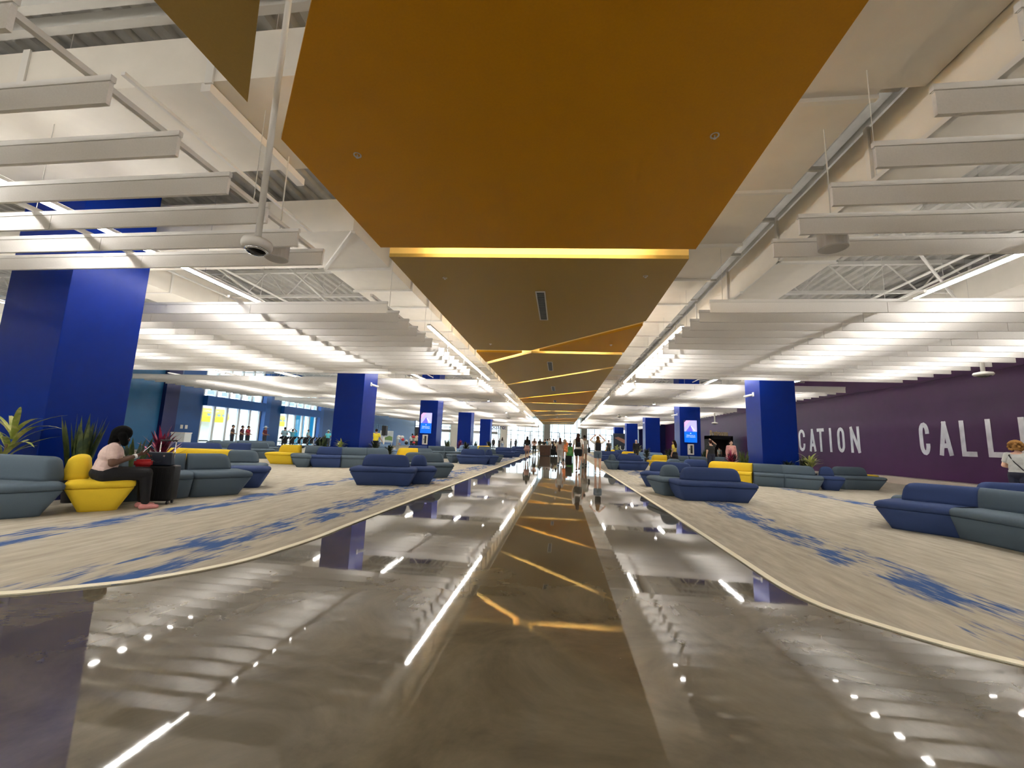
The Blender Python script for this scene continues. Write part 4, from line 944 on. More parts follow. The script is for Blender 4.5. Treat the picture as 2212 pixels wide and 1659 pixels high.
def person(label, x, y, rz, h=1.68, skin='light', hair=(0.02, 0.012, 0.008), hs='short', top=(0.6, 0.6, 0.6), sleeve='tee', bot=(0.02, 0.02, 0.025), bt='pants', shoe=(0.02, 0.02, 0.02),
           arms=('down', 'down'), legs='stand', hat=None, bag=None, vox=0.014, J=None, z=0.008, fat=1.0, topo=1.0):
    s = h / 1.7; o = thing('person', label, 'person', (x, y, z), rz)
    V = lambda a, b, c: Vector((a * s, b * s, c * s))
    D = dict(pel=V(0, 0, .95), ch=V(0, .0, 1.25), sh=V(0, 0, 1.40), nk=V(0, 0.01, 1.47), hd=V(0, .02, 1.585),
             hipL=V(-.09, 0, .92), hipR=V(.09, 0, .92), knL=V(-.10, .02, .50), knR=V(.10, .02, .50), anL=V(-.10, 0, .09), anR=V(.10, 0, .09),
             shL=V(-.17 * topo, 0, 1.385), shR=V(.17 * topo, 0, 1.385))
    if legs == 'walk': D.update(knL=V(-.09, .16, .52), anL=V(-.10, .20, .10), knR=V(.09, .02, .49), anR=V(.09, -.26, .16))
    if legs == 'walk2': D.update(knR=V(.09, .14, .52), anR=V(.10, .16, .10), knL=V(-.09, .03, .49), anL=V(-.09, -.2, .14))
    fwd = Vector((0, 1, 0)); hands = {}
    for sd, k, a in (('L', -1, arms[0]), ('R', 1, arms[1])):
        if a == 'down': el, wr, hd_, hn = V(k * .22, -.02, 1.12), V(k * .23, .05, .87), Vector((0, .1, -1)), Vector((-k, 0, 0))
        elif a == 'phone': el, wr, hd_, hn = V(k * .22, -.0, 1.13), V(k * .10, .24, 1.20), Vector((-k * .4, .6, .5)), Vector((-k, 0, .3))
        elif a == 'front': el, wr, hd_, hn = V(k * .24, -.03, 1.14), V(k * .10, .22, 1.06), Vector((-k * .5, .8, 0)), Vector((0, 0, -1))
        elif a == 'up': el, wr, hd_, hn = V(k * .34, .12, 1.50), V(k * .16, .18, 1.70), Vector((-k * .7, .1, .5)), Vector((0, 1, 0))
        elif a == 'out': el, wr, hd_, hn = V(k * .26, -.03, 1.14), V(k * .36, .12, .95), Vector((k * .3, .5, -.6)), Vector((-k, 0, 0))
        elif a == 'hip': el, wr, hd_, hn = V(k * .33, -.08, 1.15), V(k * .16, .02, 1.02), Vector((-k, .4, 0)), Vector((0, -1, 0))
        D['el' + sd], D['wr' + sd] = el, wr; hands[sd] = (hd_, hn)
    if J:
        for k_, v_ in J.items():
            if k_.startswith('hand'): hands[k_[4:]] = v_
            else: D[k_] = V(*v_)
    b = bmesh.new(); sk = SK[skin]
    # torso, neck, head
    up = (D['nk'] - D['pel']).normalized(); q = Vector((0, 0, 1)).rotation_difference(up).to_matrix()
    ball(b, D['pel'], (.155 * s * fat, .105 * s * fat, .13 * s), 14, q); ball(b, (D['pel'] + D['ch']) / 2, (.135 * s * fat, .095 * s * fat, .17 * s), 14, q); ball(b, D['ch'], (.155 * s * fat, .105 * s * fat, .16 * s), 14, q)
    for k in ('L', 'R'): cap(b, D['sh'] + (D['sh' + k] - D['sh']) * .2, D['sh' + k], .07 * s, .055 * s, 10)
    cap(b, D['sh'], D['nk'] + (D['hd'] - D['nk']) * .4, .055 * s, .048 * s, 10)
    hx = D['hd']; hq = J['headrot'] if (J and 'headrot' in J and False) else Matrix.Rotation(HT.get(label, 0), 3, 'X')
    ball(b, hx, (.074 * s, .092 * s, .108 * s), 16, hq); ball(b, hx + hq @ V(0, .03, -.055), (.052 * s, .055 * s, .055 * s), 12, hq)
    cap(b, hx + hq @ V(0, .088, .0), hx + hq @ V(0, .108, -.028), .010 * s, .014 * s, 8)                 # nose
    cap(b, hx + hq @ V(-.02, .082, -.058), hx + hq @ V(.02, .082, -.058), .008 * s, .008 * s, 6)        # lips
    for k in (-1, 1):
        ball(b, hx + hq @ V(k * .076, -.005, -.005), (.012 * s, .02 * s, .03 * s), 8, hq)                # ears
    for k in ('L', 'R'):
        cap(b, D['sh' + k], D['el' + k], .050 * s * fat, .040 * s * fat, 10); cap(b, D['el' + k], D['wr' + k], .040 * s * fat, .027 * s, 10)
        d_, n_ = hands[k]; hand(b, D['wr' + k], Vector(d_), Vector(n_), s, 0.7, -1 if k == 'L' else 1)
        cap(b, D['hip' + k], D['kn' + k], .088 * s * fat, .058 * s * fat, 12); m_ = (D['kn' + k] * .65 + D['an' + k] * .35); cap(b, D['kn' + k], m_, .055 * s * fat, .056 * s * fat, 10); cap(b, m_, D['an' + k], .054 * s * fat, .036 * s, 10)
        ft = D['an' + k] + V(0, .13, -.055); cap(b, D['an' + k] + V(0, -.03, -.045), ft, .035 * s, .027 * s, 8)
    body = link('body', b, skinm(sk), o, True); remesh(body, vox)
    # eyes and brows
    for k in (-1, 1):
        e = bmesh.new(); ball(e, hx + hq @ V(k * .030, .083, .005), (.013 * s, .009 * s, .008 * s), 8, hq); ey = link('eye', e, mat('eye_white', (0.5, 0.48, 0.45), 0.3), o, True)
        e = bmesh.new(); ball(e, hx + hq @ V(k * .030, .0905, .005), (.0055 * s, .003 * s, .0055 * s), 8, hq); link('iris', e, black, ey, True)
    e = bmesh.new(); cap(e, hx + hq @ V(-.022, .09, -.058), hx + hq @ V(.022, .09, -.058), .0045 * s, .0045 * s, 6); link('lips', e, mat('lip_red', (0.35, 0.08, 0.07), 0.5), o, True)
    # top
    b = bmesh.new(); g_ = .016 * s
    ball(b, D['ch'] + up * .0, (.17 * s * fat, .122 * s * fat, .18 * s), 14, q); ball(b, (D['pel'] + D['ch']) / 2, (.155 * s * fat, .118 * s * fat, .2 * s), 14, q)
    lo = D['pel'] + up * (.06 if bt != 'long' else .0) * s
    ball(b, lo, (.165 * s * fat, .122 * s * fat, .10 * s), 14, q)
    for k in ('L', 'R'):
        cap(b, D['sh'] + (D['sh' + k] - D['sh']) * .3 - up * .01, D['sh' + k], .070 * s, .066 * s, 10)
        if sleeve == 'tee': cap(b, D['sh' + k], D['sh' + k] * .45 + D['el' + k] * .55, .064 * s * fat, .060 * s * fat, 10)
        elif sleeve == 'long': cap(b, D['sh' + k], D['el' + k], .064 * s * fat, .052 * s * fat, 10); cap(b, D['el' + k], D['wr' + k], .052 * s * fat, .038 * s, 10)
    t_ = link('shirt', b, clothm(top), o, True); remesh(t_, vox)
    # bottoms
    b = bmesh.new()
    if bt == 'skirt':
        n = 24
        for (z0, r0, z1, r1) in ((D['pel'].z + .08 * s, .15, D['pel'].z - .05 * s, .19), (D['pel'].z - .05 * s, .19, D['pel'].z - .30 * s, .22)):
            lathe(b, [(r0 * s * fat, z0), (r1 * s * fat, z1)], n=n)
        lathe(b, [(0, D['pel'].z + .08 * s), (.15 * s * fat, D['pel'].z + .08 * s)], n=n)
        bo = link('skirt', b, clothm(bot), o, True); so = bo.modifiers.new('Solid', 'SOLIDIFY'); so.thickness = .008
    else:
        ball(b, D['pel'], (.172 * s * fat, .128 * s * fat, .125 * s), 14, q)
        fr = {'pants': 1.0, 'shorts': .45, 'long': 1.0, 'capri': 0.7}.get(bt, 1.0)
        for k in ('L', 'R'):
            if fr >= .7:
                cap(b, D['hip' + k], D['kn' + k], .102 * s * fat, .075 * s * fat, 12); e_ = D['kn' + k] + (D['an' + k] - D['kn' + k]) * (.93 if fr == 1 else .4); cap(b, D['kn' + k], e_, .073 * s * fat, .058 * s, 10)
            else: cap(b, D['hip' + k], D['hip' + k] + (D['kn' + k] - D['hip' + k]) * fr, .105 * s * fat, .092 * s * fat, 12)
        bo = link('shorts' if bt == 'shorts' else 'trousers', b, clothm(bot), o, True); remesh(bo, vox)
    # shoes
    for k in ('L', 'R'):
        b = bmesh.new(); a_ = D['an' + k] + V(0, 0, -.05); cap(b, a_ + V(0, -.04, .0), a_ + V(0, .06, .0), .042 * s, .042 * s, 10); cap(b, a_ + V(0, .06, 0), a_ + V(0, .14, -.008), .042 * s, .034 * s, 10); cap(b, a_ + V(0, -.03, 0.01), a_ + V(0, -.01, .035), .04 * s, .036 * s, 10)
        sh_ = link('shoe', b, clothm(shoe), o, True); remesh(sh_, vox * .8, 2)
    # hair
    b = bmesh.new(); hm = mat('hair_%d_%d' % (int(hair[0] * 1000), int(hair[1] * 1000)), hair, 0.85, noise=0.3, nscale=60, spec=0.12)
    ball(b, hx + hq @ V(0, -.018, .022), (.084 * s, .096 * s, .102 * s), 14, hq)
    if hs in ('long', 'verylong'):
        L_ = .30 if hs == 'long' else .48
        cap(b, hx + hq @ V(0, -.06, .0), hx + V(0, -.11, -.16), .075 * s, .085 * s, 10)
        for k in (-1, 0, 1): cap(b, hx + V(k * .035, -.10, -.12), hx + V(k * .06, -.125, -L_), .07 * s, .035 * s, 10)
    elif hs == 'bob':
        ball(b, hx + hq @ V(0, -.035, .02), (.118 * s, .128 * s, .125 * s), 14, hq)
        for k in (-1, 1): cap(b, hx + hq @ V(k * .085, -.01, .0), hx + V(k * .11, .03, -.12), .06 * s, .045 * s, 10)
        cap(b, hx + hq @ V(0, -.08, .0), hx + V(0, -.10, -.13), .085 * s, .07 * s, 10)
    elif hs == 'curly':
        R = random.Random(5)
        for i in range(90):
            a1 = R.uniform(0, 6.28); p1 = R.uniform(-.9, 1.5); v_ = V(.12 * cos(p1) * cos(a1), -.03 + .125 * cos(p1) * sin(a1), .03 + .12 * sin(p1))
            if v_.y < .06 * s or v_.z > .07 * s: ball(b, hx + v_ - V(0, 0.01, 0.02), .032 * s, 6)
    elif hs == 'bun':
        ball(b, hx + hq @ V(0, -.07, .10), .045 * s, 10)
    ho = link('hair', b, hm, o, True); remesh(ho, vox, 1)
    if hat:
        b = lathe(bmesh.new(), [(0, .16 * s), (.07 * s, .155 * s), (.088 * s, .10 * s), (.09 * s, .06 * s), (.19 * s, .035 * s), (.19 * s, .028 * s), (.09 * s, .045 * s)], c=tuple(hx), n=20); link('hat', b, clothm(hat), o, True)
    if bag == 'backpack':
        b = bmesh.new(); box(b, -.13 * s, .13 * s, -.26 * s, -.12 * s, 1.02 * s, 1.38 * s); bb = link('backpack', bevelled(b, .04 * s, 3), darkfab, o, True)
        for k in (-1, 1):
            b = bmesh.new(); bar(b, V(k * .09, -.13, 1.36), V(k * .10, .03, 1.465), .014 * s, 6); bar(b, V(k * .10, .03, 1.465), V(k * .11, .12, 1.3), .014 * s, 6); link('strap', b, darkfab, bb)
    elif bag == 'sling':
        b = bmesh.new(); box(b, -.02 * s, .14 * s, -.24 * s, -.13 * s, 1.10 * s, 1.30 * s); link('sling_bag', bevelled(b, .035 * s, 3), darkfab, o, True)
        b = bmesh.new(); bar(b, V(-.13, -.1, 1.44), V(.0, -.17, 1.27), .013 * s, 6); bar(b, V(.11, -.17, 1.13), V(.19, -.06, 1.0), .013 * s, 6); link('strap', b, darkfab, o)
    elif bag and bag[0] == 'side':
        b = bmesh.new(); box(b, .20 * s, .32 * s, -.13 * s, .15 * s, .72 * s, 1.02 * s); link('shoulder_bag', bevelled(b, .03 * s, 3), clothm(bag[1]), o, True)
        b = bmesh.new(); bar(b, V(.16, 0, 1.45), V(.26, .10, 1.0), .01 * s, 6); bar(b, V(.16, 0, 1.45), V(.26, -.10, 1.0), .01 * s, 6); link('strap', b, clothm(bag[1]), o)
    return o
HT = {}
wl = 'seated woman in a pale pink top and black trousers looking at her phone'
HT[wl] = radians(-32)
W = person(wl, -6.65, 5.385, radians(-42), 1.62, 'dark', (0.002, 0.002, 0.002), 'bob', (0.66, 0.50, 0.46), 'tee', (0.006, 0.006, 0.008), 'pants', (0.62, 0.27, 0.26), vox=0.0085, fat=1.22,
    J=dict(pel=(0, 0, .565), ch=(0, .06, .84), sh=(0, .09, .985), nk=(0, .115, 1.04), hd=(0, .165, 1.145), hipL=(-.10, .03, .545), hipR=(.10, .03, .545), knL=(-.13, .50, .55), knR=(.10, .50, .55), anL=(-.15, .50, .09), anR=(.08, .55, .09),
           shL=(-.17, .08, .96), shR=(.17, .08, .96), elL=(-.24, .14, .74), elR=(.25, .10, .72), wrL=(-.06, .38, .84), wrR=(.06, .37, .84), handL=((.35, .8, .35), (.6, 0, .6)), handR=((-.35, .8, .35), (-.6, 0, .6))))
Mw = Matrix.Translation((-6.65, 5.385, 0.008)) @ Matrix.Rotation(radians(-42), 4, 'Z')
o = link('smartphone', bevelled(BOX(-.038, .038, -.005, .005, -.075, .075), .004), black); o.matrix_world = Mw @ Matrix.Translation((0, .45, .895)) @ Matrix.Rotation(radians(-38), 4, 'X'); tag(o, 'smartphone held by the seated woman', 'phone')
scn = link('screen', BOX(-.034, .034, -.0062, -.0052, -.07, .07), mat('phone_screen', (0.6, 0.62, 0.65), 0.3, emit=(0.7, 0.75, 0.85), es=0.8), o)
b = bmesh.new(); dv = (Vector((.06, .37, .84)) - Vector((.25, .10, .72))) * .953; c0 = Vector((.25, .10, .72)) * .953 + dv * .84; bar(b, c0, c0 + dv * .09, .036, 14); ww = link('watch', b, mat('watch_white', (0.8, 0.8, 0.8), 0.3), W, True)
o = thing('handbag', 'red bag on the lap side of the seated woman', 'bag', (0, 0, 0)); o.matrix_world = Mw @ Matrix.Translation((-.06, .42, .625))
b = bmesh.new(); prism(b, [(-.05, -.10), (.05, -.10), (.07, .12), (-.07, .12)], 0, .11); bmesh.ops.bevel(b, geom=list(b.edges), offset=.025, segments=3, affect='EDGES'); link('bag_body', b, mat('red_leather', (0.40, 0.01, 0.015), 0.35), o, True)
b = bmesh.new()
for i in range(8):
    a0 = pi * i / 8; a1 = pi * (i + 1) / 8; bar(b, (0, .07 * cos(a0), .14 + .07 * sin(a0)), (0, .07 * cos(a1), .14 + .07 * sin(a1)), .007, 6)
link('handle', b, mat('red_leather', (0.40, 0.01, 0.015), 0.35), o, True)
# suitcase and handbag on it
def suitcase(x, y, rz, w, d, h_, lab, hand=0.42, m=None):
    m = m or mat('suitcase_black', (0.004, 0.004, 0.005), 0.5, spec=0.3)
    o = thing('suitcase', lab, 'suitcase', (x, y, 0.008), rz)
    b = BOX(-w / 2, w / 2, -d / 2, d / 2, .055, h_); link('shell', bevelled(b, .035, 3), m, o, True)
    for k in range(7):
        b = bmesh.new(); xx = -w / 2 + w * (k + 1) / 8; box(b, xx - .008, xx + .008, -d / 2 - .006, -d / 2 + .004, .09, h_ - .05); link('rib', b, m, o)
    for a in (-1, 1):
        for c in (-1, 1):
            b = bmesh.new(); bar(b, (a * (w / 2 - .05) - .012, c * (d / 2 - .05), .027), (a * (w / 2 - .05) + .012, c * (d / 2 - .05), .027), .027, 12); bar(b, (a * (w / 2 - .05), c * (d / 2 - .05), .03), (a * (w / 2 - .05), c * (d / 2 - .05), .065), .012, 8); link('wheel', b, black, o)
    if hand:
        for a in (-1, 1):
            b = bmesh.new(); bar(b, (a * w * .24, d / 2 - .03, h_ - .02), (a * w * .24, d / 2 - .03, h_ + hand), .009, 8); htb = link('handle_tube', b, chrome, o, True)
        b = bmesh.new(); bar(b, (-w * .27, d / 2 - .03, h_ + hand), (w * .27, d / 2 - .03, h_ + hand), .014, 8); link('handle_grip', b, black, htb, True)
    return o
suitcase(-6.52, 6.17, radians(25), .44, .27, .62, 'black hard suitcase with raised handle beside the seated woman', .40)
o = thing('handbag', 'dark navy handbag resting on the black suitcase', 'bag', (-6.52, 6.12, .63), radians(25))
b = bmesh.new(); va = [(-.19, -.10, 0), (.19, -.10, 0), (.19, .06, 0), (-.19, .06, 0)]; vb_ = [(-.16, -.06, .21), (.16, -.06, .21), (.16, .03, .21), (-.16, .03, .21)]
A_ = [b.verts.new(p) for p in va]; B_ = [b.verts.new(p) for p in vb_]; b.faces.new(A_[::-1]); b.faces.new(B_)
for i in range(4): b.faces.new((A_[i], A_[(i + 1) % 4], B_[(i + 1) % 4], B_[i]))
navyl = mat('navy_leather', (0.004, 0.009, 0.022), 0.45, spec=0.3); bgb = link('bag_body', bevelled(b, .02, 3), navyl, o, True)
b = bmesh.new()
for i in range(10):
    a0 = pi + pi * i / 10; a1 = pi + pi * (i + 1) / 10; bar(b, (.085 * cos(a0), -.105, .15 + .10 * sin(a0)), (.085 * cos(a1), -.105, .15 + .10 * sin(a1)), .007, 6)
link('handle', b, navyl, bgb, True)
for k in (-1, 1):
    b = bmesh.new(); bar(b, (k * .085, -.102, .155), (k * .085, -.112, .155), .014, 12); link('ring', b, chrome, bgb)

WH = (0.75, 0.72, 0.68)
person('woman in a black jacket and pink skirt at the left of the walkway', -2.29, 28.6, 0, 1.62, 'mid', hs='long', top=(0.01, 0.01, 0.012), sleeve='long', bot=(0.45, 0.25, 0.2), bt='skirt', legs='walk', fat=.95)
person('woman in a white tee and black shorts with a sling bag, walking', 0.80, 19.17, radians(-12), 1.70, 'light', (0.03, 0.012, 0.008), 'verylong', WH, 'tee', (0.01, 0.01, 0.012), 'shorts', (0.25, 0.12, 0.08), legs='walk', bag='sling')
person('man with short black hair in a pale tee carrying black bag', 1.38, 24.4, 0, 1.74, 'mid', top=(0.50, 0.49, 0.44), bot=(0.4, 0.36, 0.3), bt='shorts', bag=('side', (0.01, 0.01, 0.01)), legs='walk2')
person('woman in denim shorts with long brown hair and raised arms', 1.63, 18.55, 0, 1.60, 'light', (0.14, 0.065, 0.02), 'verylong', WH, 'tee', (0.12, 0.17, 0.23), 'shorts', (0.6, 0.55, 0.5), ('up', 'up'), 'stand', bag='backpack')
person('person in an all white printed outfit on the walkway', -0.03, 24.6, 0, 1.55, 'light', (0.10, 0.04, 0.02), 'long', (0.55, 0.50, 0.45), 'tee', (0.58, 0.54, 0.5), 'pants', (0.01, 0.01, 0.01), legs='walk', fat=1.1)
person('person in an orange dress beside the white outfit', 0.33, 31.5, 0, 1.55, 'light', (0.35, 0.2, 0.1), 'long', (0.75, 0.22, 0.07), 'tee', (0.75, 0.22, 0.07), 'skirt', fat=1.1)
person('person in black trousers and a peach top left of centre', -2.3, 36.6, 0, 1.6, 'light', (0.1, 0.05, 0.03), 'long', (0.6, 0.35, 0.27), bot=(0.015, 0.02, 0.015), bag=('side', (0.7, 0.62, 0.42)), vox=.02)
crowd = [(-2.1, 42.5, 1.62, (0.05, 0.05, 0.03), (0.3, 0.28, 0.22), 'person in a dark olive top in the middle crowd'), (-1.75, 44.5, 1.6, (0.02, 0.02, 0.025), (0.01, 0.01, 0.012), 'person in black left of the brown counter'),
         (-1.45, 46.0, 1.66, (0.15, 0.4, 0.55), (0.02, 0.02, 0.04), 'person in a light blue top before the counter'), (-1.15, 45.5, 1.75, (0.6, 0.6, 0.56), (0.1, 0.1, 0.1), 'tall person in a white shirt behind the counter'),
         (-0.74, 43.4, 1.68, (0.04, 0.03, 0.025), (0.01, 0.01, 0.01), 'person with dark hair and black clothes in the middle crowd'), (-0.45, 41.5, 1.6, (0.65, 0.58, 0.42), (0.012, 0.012, 0.012), 'person in a cream top and black skirt mid crowd'),
         (0.7, 50.0, 1.62, (0.5, 0.4, 0.3), (0.1, 0.1, 0.12), 'person in beige behind the green sign'), (1.05, 46.0, 1.55, (0.01, 0.01, 0.01), (0.01, 0.01, 0.01), 'person in black behind the green sign'),
         (0.35, 52.0, 1.68, (0.3, 0.16, 0.12), (0.05, 0.05, 0.05), 'far person in brown in the middle crowd'), (-1.9, 52.0, 1.65, (0.4, 0.25, 0.2), (0.05, 0.05, 0.05), 'far person in rust left of the counter')]
for i, (x, y, h_, tc_, bc_, lab) in enumerate(crowd):
    person(lab, x, y, [0, pi, .4, 2.8, -.3][i % 5], h_, ['light', 'mid'][i % 2], hs=['long', 'short', 'short', 'short', 'bun'][i % 5], top=tc_, bot=bc_, vox=.024, arms=('front', 'down') if i % 2 else ('down', 'phone'))
far = [(-9.9, 54.0, 1.68, (0.02, 0.02, 0.03), 'dark clothed person before the far glass, leftmost of a line'), (-9.3, 57.0, 1.62, (0.03, 0.03, 0.03), 'dark silhouetted person before the far glass, second of a line'), (-8.9, 60.0, 1.6, (0.015, 0.015, 0.02), 'dark silhouetted person before the far glass, third of a line'),
       (-7.0, 49.5, 1.7, (0.55, 0.55, 0.5), 'person in a white shirt and pale jeans before the far glass'), (-6.9, 57.4, 1.62, (0.02, 0.02, 0.02), 'dark person with a pale bag before the far glass'), (-6.6, 61.0, 1.66, (0.03, 0.04, 0.05), 'dark person at the right of the far line')]
for i, (x, y, h_, tc_, lab) in enumerate(far):
    person(lab, x, y, [0, pi, 1.2, 0, -1.3, .8][i], h_, 'mid', hs=['short', 'long'][i % 2], top=tc_, sleeve='long', bot=(0.3, 0.38, 0.5) if i == 3 else (0.02, 0.02, 0.03), vox=.026)
wn = [(-23.0, 26.6, 1.68, (0.10, 0.06, 0.05), 'person in a brown shirt before the nearer left window', None, radians(-60)), (-22.6, 27.0, 1.66, (0.12, 0.02, 0.03), 'person in a dark red shirt before the nearer left window', None, radians(-70)),
      (-22.7, 27.7, 1.66, (0.35, 0.03, 0.05), 'person in a bright red shirt before the nearer left window', None, radians(-80)), (-22.2, 28.8, 1.68, (0.12, 0.02, 0.03), 'person in a dark red shirt and white hat by the blue pier', (0.7, 0.8, 0.8), radians(-80)),
      (-22.6, 31.6, 1.72, (0.35, 0.5, 0.55), 'man in a pale shirt before the farther left window', None, 0.3), (-22.6, 32.6, 1.6, (0.15, 0.45, 0.5), 'person in aqua with raised arms before the farther window', None, 0.6),
      (-22.4, 34.5, 1.62, (0.3, 0.5, 0.55), 'person in a pale cap reading before the cyan banners', None, radians(-80)), (-20.2, 34.0, 1.62, (0.1, 0.5, 0.6), 'person in aqua and a wide white hat left of the second column', (0.75, 0.85, 0.75), 0.4),
      (-20.6, 36.0, 1.66, (0.1, 0.5, 0.6), 'person in aqua and a white sun hat left of the second column', (0.8, 0.85, 0.8), 0.2)]
for i, (x, y, h_, tc_, lab, ht, rz) in enumerate(wn):
    person(lab, x, y, rz, h_, 'mid', hs='short', top=tc_, bot=(0.03, 0.035, 0.05), vox=.02, hat=ht, arms=('up', 'up') if i == 5 else ('front', 'front'), fat=1.1)
person('man in a yellow shirt right of the second left column', -10.9, 23.45, 0.2, 1.68, 'mid', top=(0.75, 0.62, 0.04), bot=(0.02, 0.02, 0.03), vox=.018, arms=('hip', 'out'))
person('person in a white tee left of the third left column', -13.9, 37.6, 0.1, 1.62, 'mid', hs='bun', top=(0.6, 0.66, 0.66), bot=(0.02, 0.02, 0.03), vox=.02)
person('person in a beige shirt with a side bag by the third left column', -13.4, 37.4, 0.1, 1.66, 'mid', top=(0.55, 0.48, 0.33), bot=(0.05, 0.05, 0.04), vox=.02, bag=('side', (0.05, 0.05, 0.04)))
person('woman in a yellow shirt and black skirt beside the yellow sofa', 6.15, 24.9 - 1.4, 0.9, 1.62, 'mid', hs='long', top=(0.78, 0.60, 0.10), bot=(0.01, 0.01, 0.01), bt='skirt', vox=.016)
person('woman in a black patterned top shading her eyes by the restrooms', 7.75, 22.6, 0.2, 1.66, 'light', (0.06, 0.02, 0.015), 'bun', (0.02, 0.022, 0.025), 'tee', (0.02, 0.025, 0.05), arms=('down', 'up'), vox=.014, fat=1.25)
person('woman in a pink sweater facing the camera by the restrooms', 8.75, 22.6, pi - .1, 1.68, 'light', (0.04, 0.015, 0.012), 'long', (0.72, 0.36, 0.34), 'long', (0.01, 0.01, 0.012), vox=.014)
person('small person in grey at the restroom entrance', 13.2, 36.5, 0.2, 1.4, 'mid', top=(0.3, 0.32, 0.3), bot=(0.05, 0.05, 0.05), vox=.02)
person('white haired person in black before the fourth right column', 5.9, 33.5, pi, 1.72, 'light', (0.6, 0.6, 0.6), 'short', (0.01, 0.01, 0.012), 'long', vox=.018)
person('person in dark grey beside the ship picture board', 4.3, 38.0, 0.5, 1.68, 'light', (0.15, 0.1, 0.08), 'short', (0.06, 0.06, 0.055), 'tee', (0.03, 0.04, 0.04), vox=.02, fat=1.2)
gl = 'woman in a mottled grey tee with a cross strap at the right edge'
HT[gl] = 0
G = person(gl, 10.1, 10.5, radians(-70), 1.62, 'light', (0.26, 0.13, 0.04), 'curly', (0.42, 0.43, 0.42), 'tee', (0.01, 0.012, 0.03), 'pants', arms=('front', 'front'), vox=.011, fat=1.15)
b = bmesh.new(); pp = [(-.13, .03, 1.42), (-.10, -.10, 1.38), (.0, -.135, 1.22), (.12, -.12, 1.05), (.19, -.02, .95)]
for p, q in zip(pp, pp[1:]): bar(b, Vector(p) * .953, Vector(q) * .953, .011, 6)
link('strap', b, darkfab, G)

# walkway objects
suitcase(0.47, 23.3, 0, .36, .24, .56, 'small black rolling suitcase on the walkway', 0)
o = thing('sign_board', 'green upright banner with a pale circle on the walkway', 'sign', (0.45, 31.6 + .6, 0)); link('panel', bevelled(BOX(0, .55, 0, .06, .25, 1.0), .01), mat('sign_green', (0.06, 0.27, 0.04), 0.5), o)
b = bmesh.new()
for i in range(16):
    a0 = 2 * pi * i / 16; a1 = 2 * pi * (i + 1) / 16; bar(b, (.27 + .13 * cos(a0), -.008, .6 + .13 * sin(a0)), (.27 + .13 * cos(a1), -.008, .6 + .13 * sin(a1)), .012, 6)
lathe(b, [(0, 0), (.04, 0), (.04, .06), (0, .06)], c=(.27, -.01, .57), n=10); link('emblem', b, mat('emblem_pale', (0.4, 0.6, 0.35), 0.5), o)
for k in (0.05, .5):
    link('foot', BOX(k - .03, k + .03, -.12, .18, 0, .25), mat('sign_green', (0.06, 0.27, 0.04), 0.5), o)
o = thing('counter', 'brown wooden podium counter among the middle crowd', 'counter', (-1.95, 39.0, 0))
link('body', bevelled(BOX(0, 1.0, 0, .6, .05, .98), .01), mat('dark_wood', (0.05, 0.018, 0.008), 0.5, noise=.3, nscale=6), o); link('top', bevelled(BOX(-.04, 1.04, -.04, .64, .98, 1.03), .01), mat('counter_top', (0.25, 0.22, 0.2), 0.4), o); link('plinth', BOX(.03, .97, .03, .57, 0, .05), black, o)
suitcase(-0.75, 40.2, 0.1, .42, .28, .66, 'black suitcase right of the brown counter', .3)
suitcase(-0.25, 40.6, -0.1, .46, .3, .7, 'second black suitcase right of the brown counter', .3)
# queue posts
for k in range(4):
    o = thing('queue_post', 'slim dark queue post before the far glass, %s from the left' % ord_[k], 'post', (-8.2 + k * 1.2, 46.0 + .3 * k, 0)); link('base', lathe(bmesh.new(), [(0, 0), (.16, 0), (.16, .02), (.03, .04), (0, .04)]), black, o, True); b = bmesh.new(); bar(b, (0, 0, .03), (0, 0, 1.0), .03, 12); link('post', b, frame_d, o, True)
# strollers by the farther window
def stroller(x, y, rz, lab):
    o = thing('stroller', lab, 'stroller', (x, y, 0.008), rz, 'folded black strollers by the window')
    b = bmesh.new(); n = 8
    for i in range(n):
        a0 = pi * .15 + pi * .75 * i / n; a1 = pi * .15 + pi * .75 * (i + 1) / n
        vs = [b.verts.new((k, .05 + .28 * cos(a), .62 + .32 * sin(a))) for a in (a0, a1) for k in (-.2, .2)]
        b.faces.new((vs[0], vs[1], vs[3], vs[2]))
    c = link('canopy', b, darkfab, o, True); m = c.modifiers.new('S', 'SOLIDIFY'); m.thickness = .02
    b = bmesh.new(); box(b, -.19, .19, -.15, .25, .38, .44); box(b, -.19, .19, -.2, -.14, .40, .85); link('seat', bevelled(b, .015), darkfab, o)
    for k in (-1, 1):
        b = bmesh.new(); bar(b, (k * .24, .35, .10), (k * .24, -.45, 1.0), .012, 6); bar(b, (k * .24, -.3, .10), (k * .24, .2, .62), .012, 6); link('frame', b, rail_m, o)
        for yy in (.35, -.3):
            b = bmesh.new(); bar(b, (k * .24 - .015, yy, .10), (k * .24 + .015, yy, .10), .10, 14); link('wheel', b, black, o)
    b = bmesh.new(); bar(b, (-.24, -.45, 1.0), (.24, -.45, 1.0), .014, 6); link('handle', b, black, o)
    return o
sw = ['first', 'second', 'third', 'fourth', 'fifth', 'sixth', 'seventh', 'eighth']
for k in range(8): stroller(-22.2 + .05 * k, 31.0 + k * .8, radians(70 + 12 * (k % 3)), 'black stroller parked along the window, %s from the left' % sw[k])
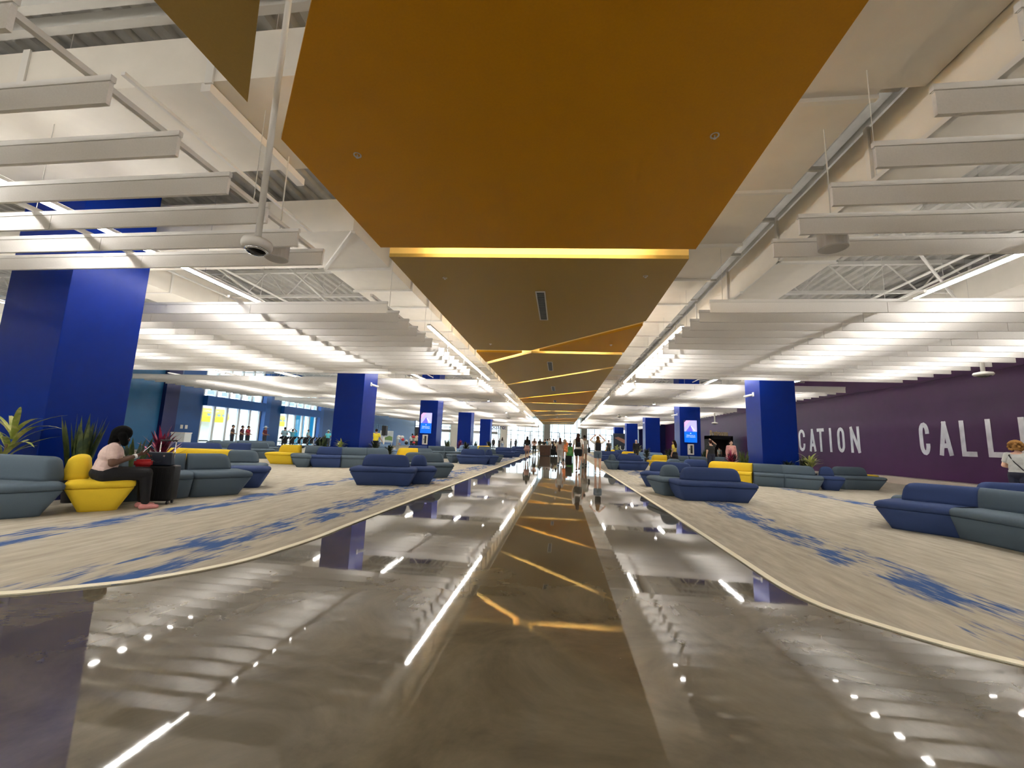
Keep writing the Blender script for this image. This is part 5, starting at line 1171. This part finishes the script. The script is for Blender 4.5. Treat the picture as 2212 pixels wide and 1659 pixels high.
# merchandise corner far left
o = thing('speaker_stand', 'black loudspeaker on a white stand far left', 'speaker', (-15.3, 34.5, 0)); b = bmesh.new(); bar(b, (0, 0, 0), (0, 0, 1.35), .06, 12); link('stand', b, white, o, True); link('cabinet', bevelled(BOX(-.2, .2, -.18, .18, 1.35, 2.2), .02), black, o); link('foot', lathe(bmesh.new(), [(0, 0), (.3, 0), (.3, .02), (0, .03)]), white, o)
o = thing('speaker_stand', 'black loudspeaker on a stand behind the beige shirt person', 'speaker', (-15.2, 42.5, 0)); b = bmesh.new(); bar(b, (0, 0, 0), (0, 0, 1.35), .05, 12); link('stand', b, black, o, True); link('cabinet', bevelled(BOX(-.22, .22, -.18, .18, 1.35, 2.4), .02), black, o)
o = thing('picture_board', 'pale landscape picture board behind the yellow shirt man', 'board', (-16.5, 36.3, .75)); link('board', bevelled(BOX(0, 1.25, 0, .05, 0, 1.05), .01), mat('board_pale', (0.45, 0.5, 0.55), 0.6), o)
b = bmesh.new(); b.faces.new([b.verts.new((x, -.006, z)) for x, z in ((.35, .25), (1.2, .15), (1.2, .5), (.9, .6), (.55, .45))]); link('picture', b, mat('board_green', (0.15, 0.25, 0.08), 0.6), o)
for k in (0.1, 1.15): link('leg', BOX(k - .03, k + .03, 0, .05, -.75, 0), frame_d, o)
R = random.Random(3); dc = [(0.4, 0.03, 0.04), (0.5, 0.3, 0.3), (0.01, 0.01, 0.012), (0.45, 0.5, 0.5), (0.02, 0.03, 0.05), (0.6, 0.6, 0.58)]
o = thing('display_rack', 'cluttered merchandise rack of dark and red goods far left', 'rack', (-15.0, 36.5, 0))
link('frame', box(box(BOX(0, .06, 0, .5, 0, 1.3), 2.4, 2.46, 0, .5, 0, 1.3), 0, 2.46, 0, .5, .5, .54), frame_d, o)
for k in range(16):
    xx = .1 + R.uniform(0, 2.1); zz = .54 + R.uniform(0, .75); b = bmesh.new(); ball(b, (xx, -.02 + R.uniform(0, .3), zz + .1), (R.uniform(.09, .2), .12, R.uniform(.08, .17)), 10); link('merchandise', b, clothm(dc[k % 6]), o, True)

# ------------------------------------------------------------------ daylight
w = bpy.data.worlds.new('daylight'); SC.world = w; w.use_nodes = True
bg = w.node_tree.nodes['Background']; bg.inputs['Color'].default_value = (0.80, 0.93, 1.0, 1); bg.inputs['Strength'].default_value = 2.0
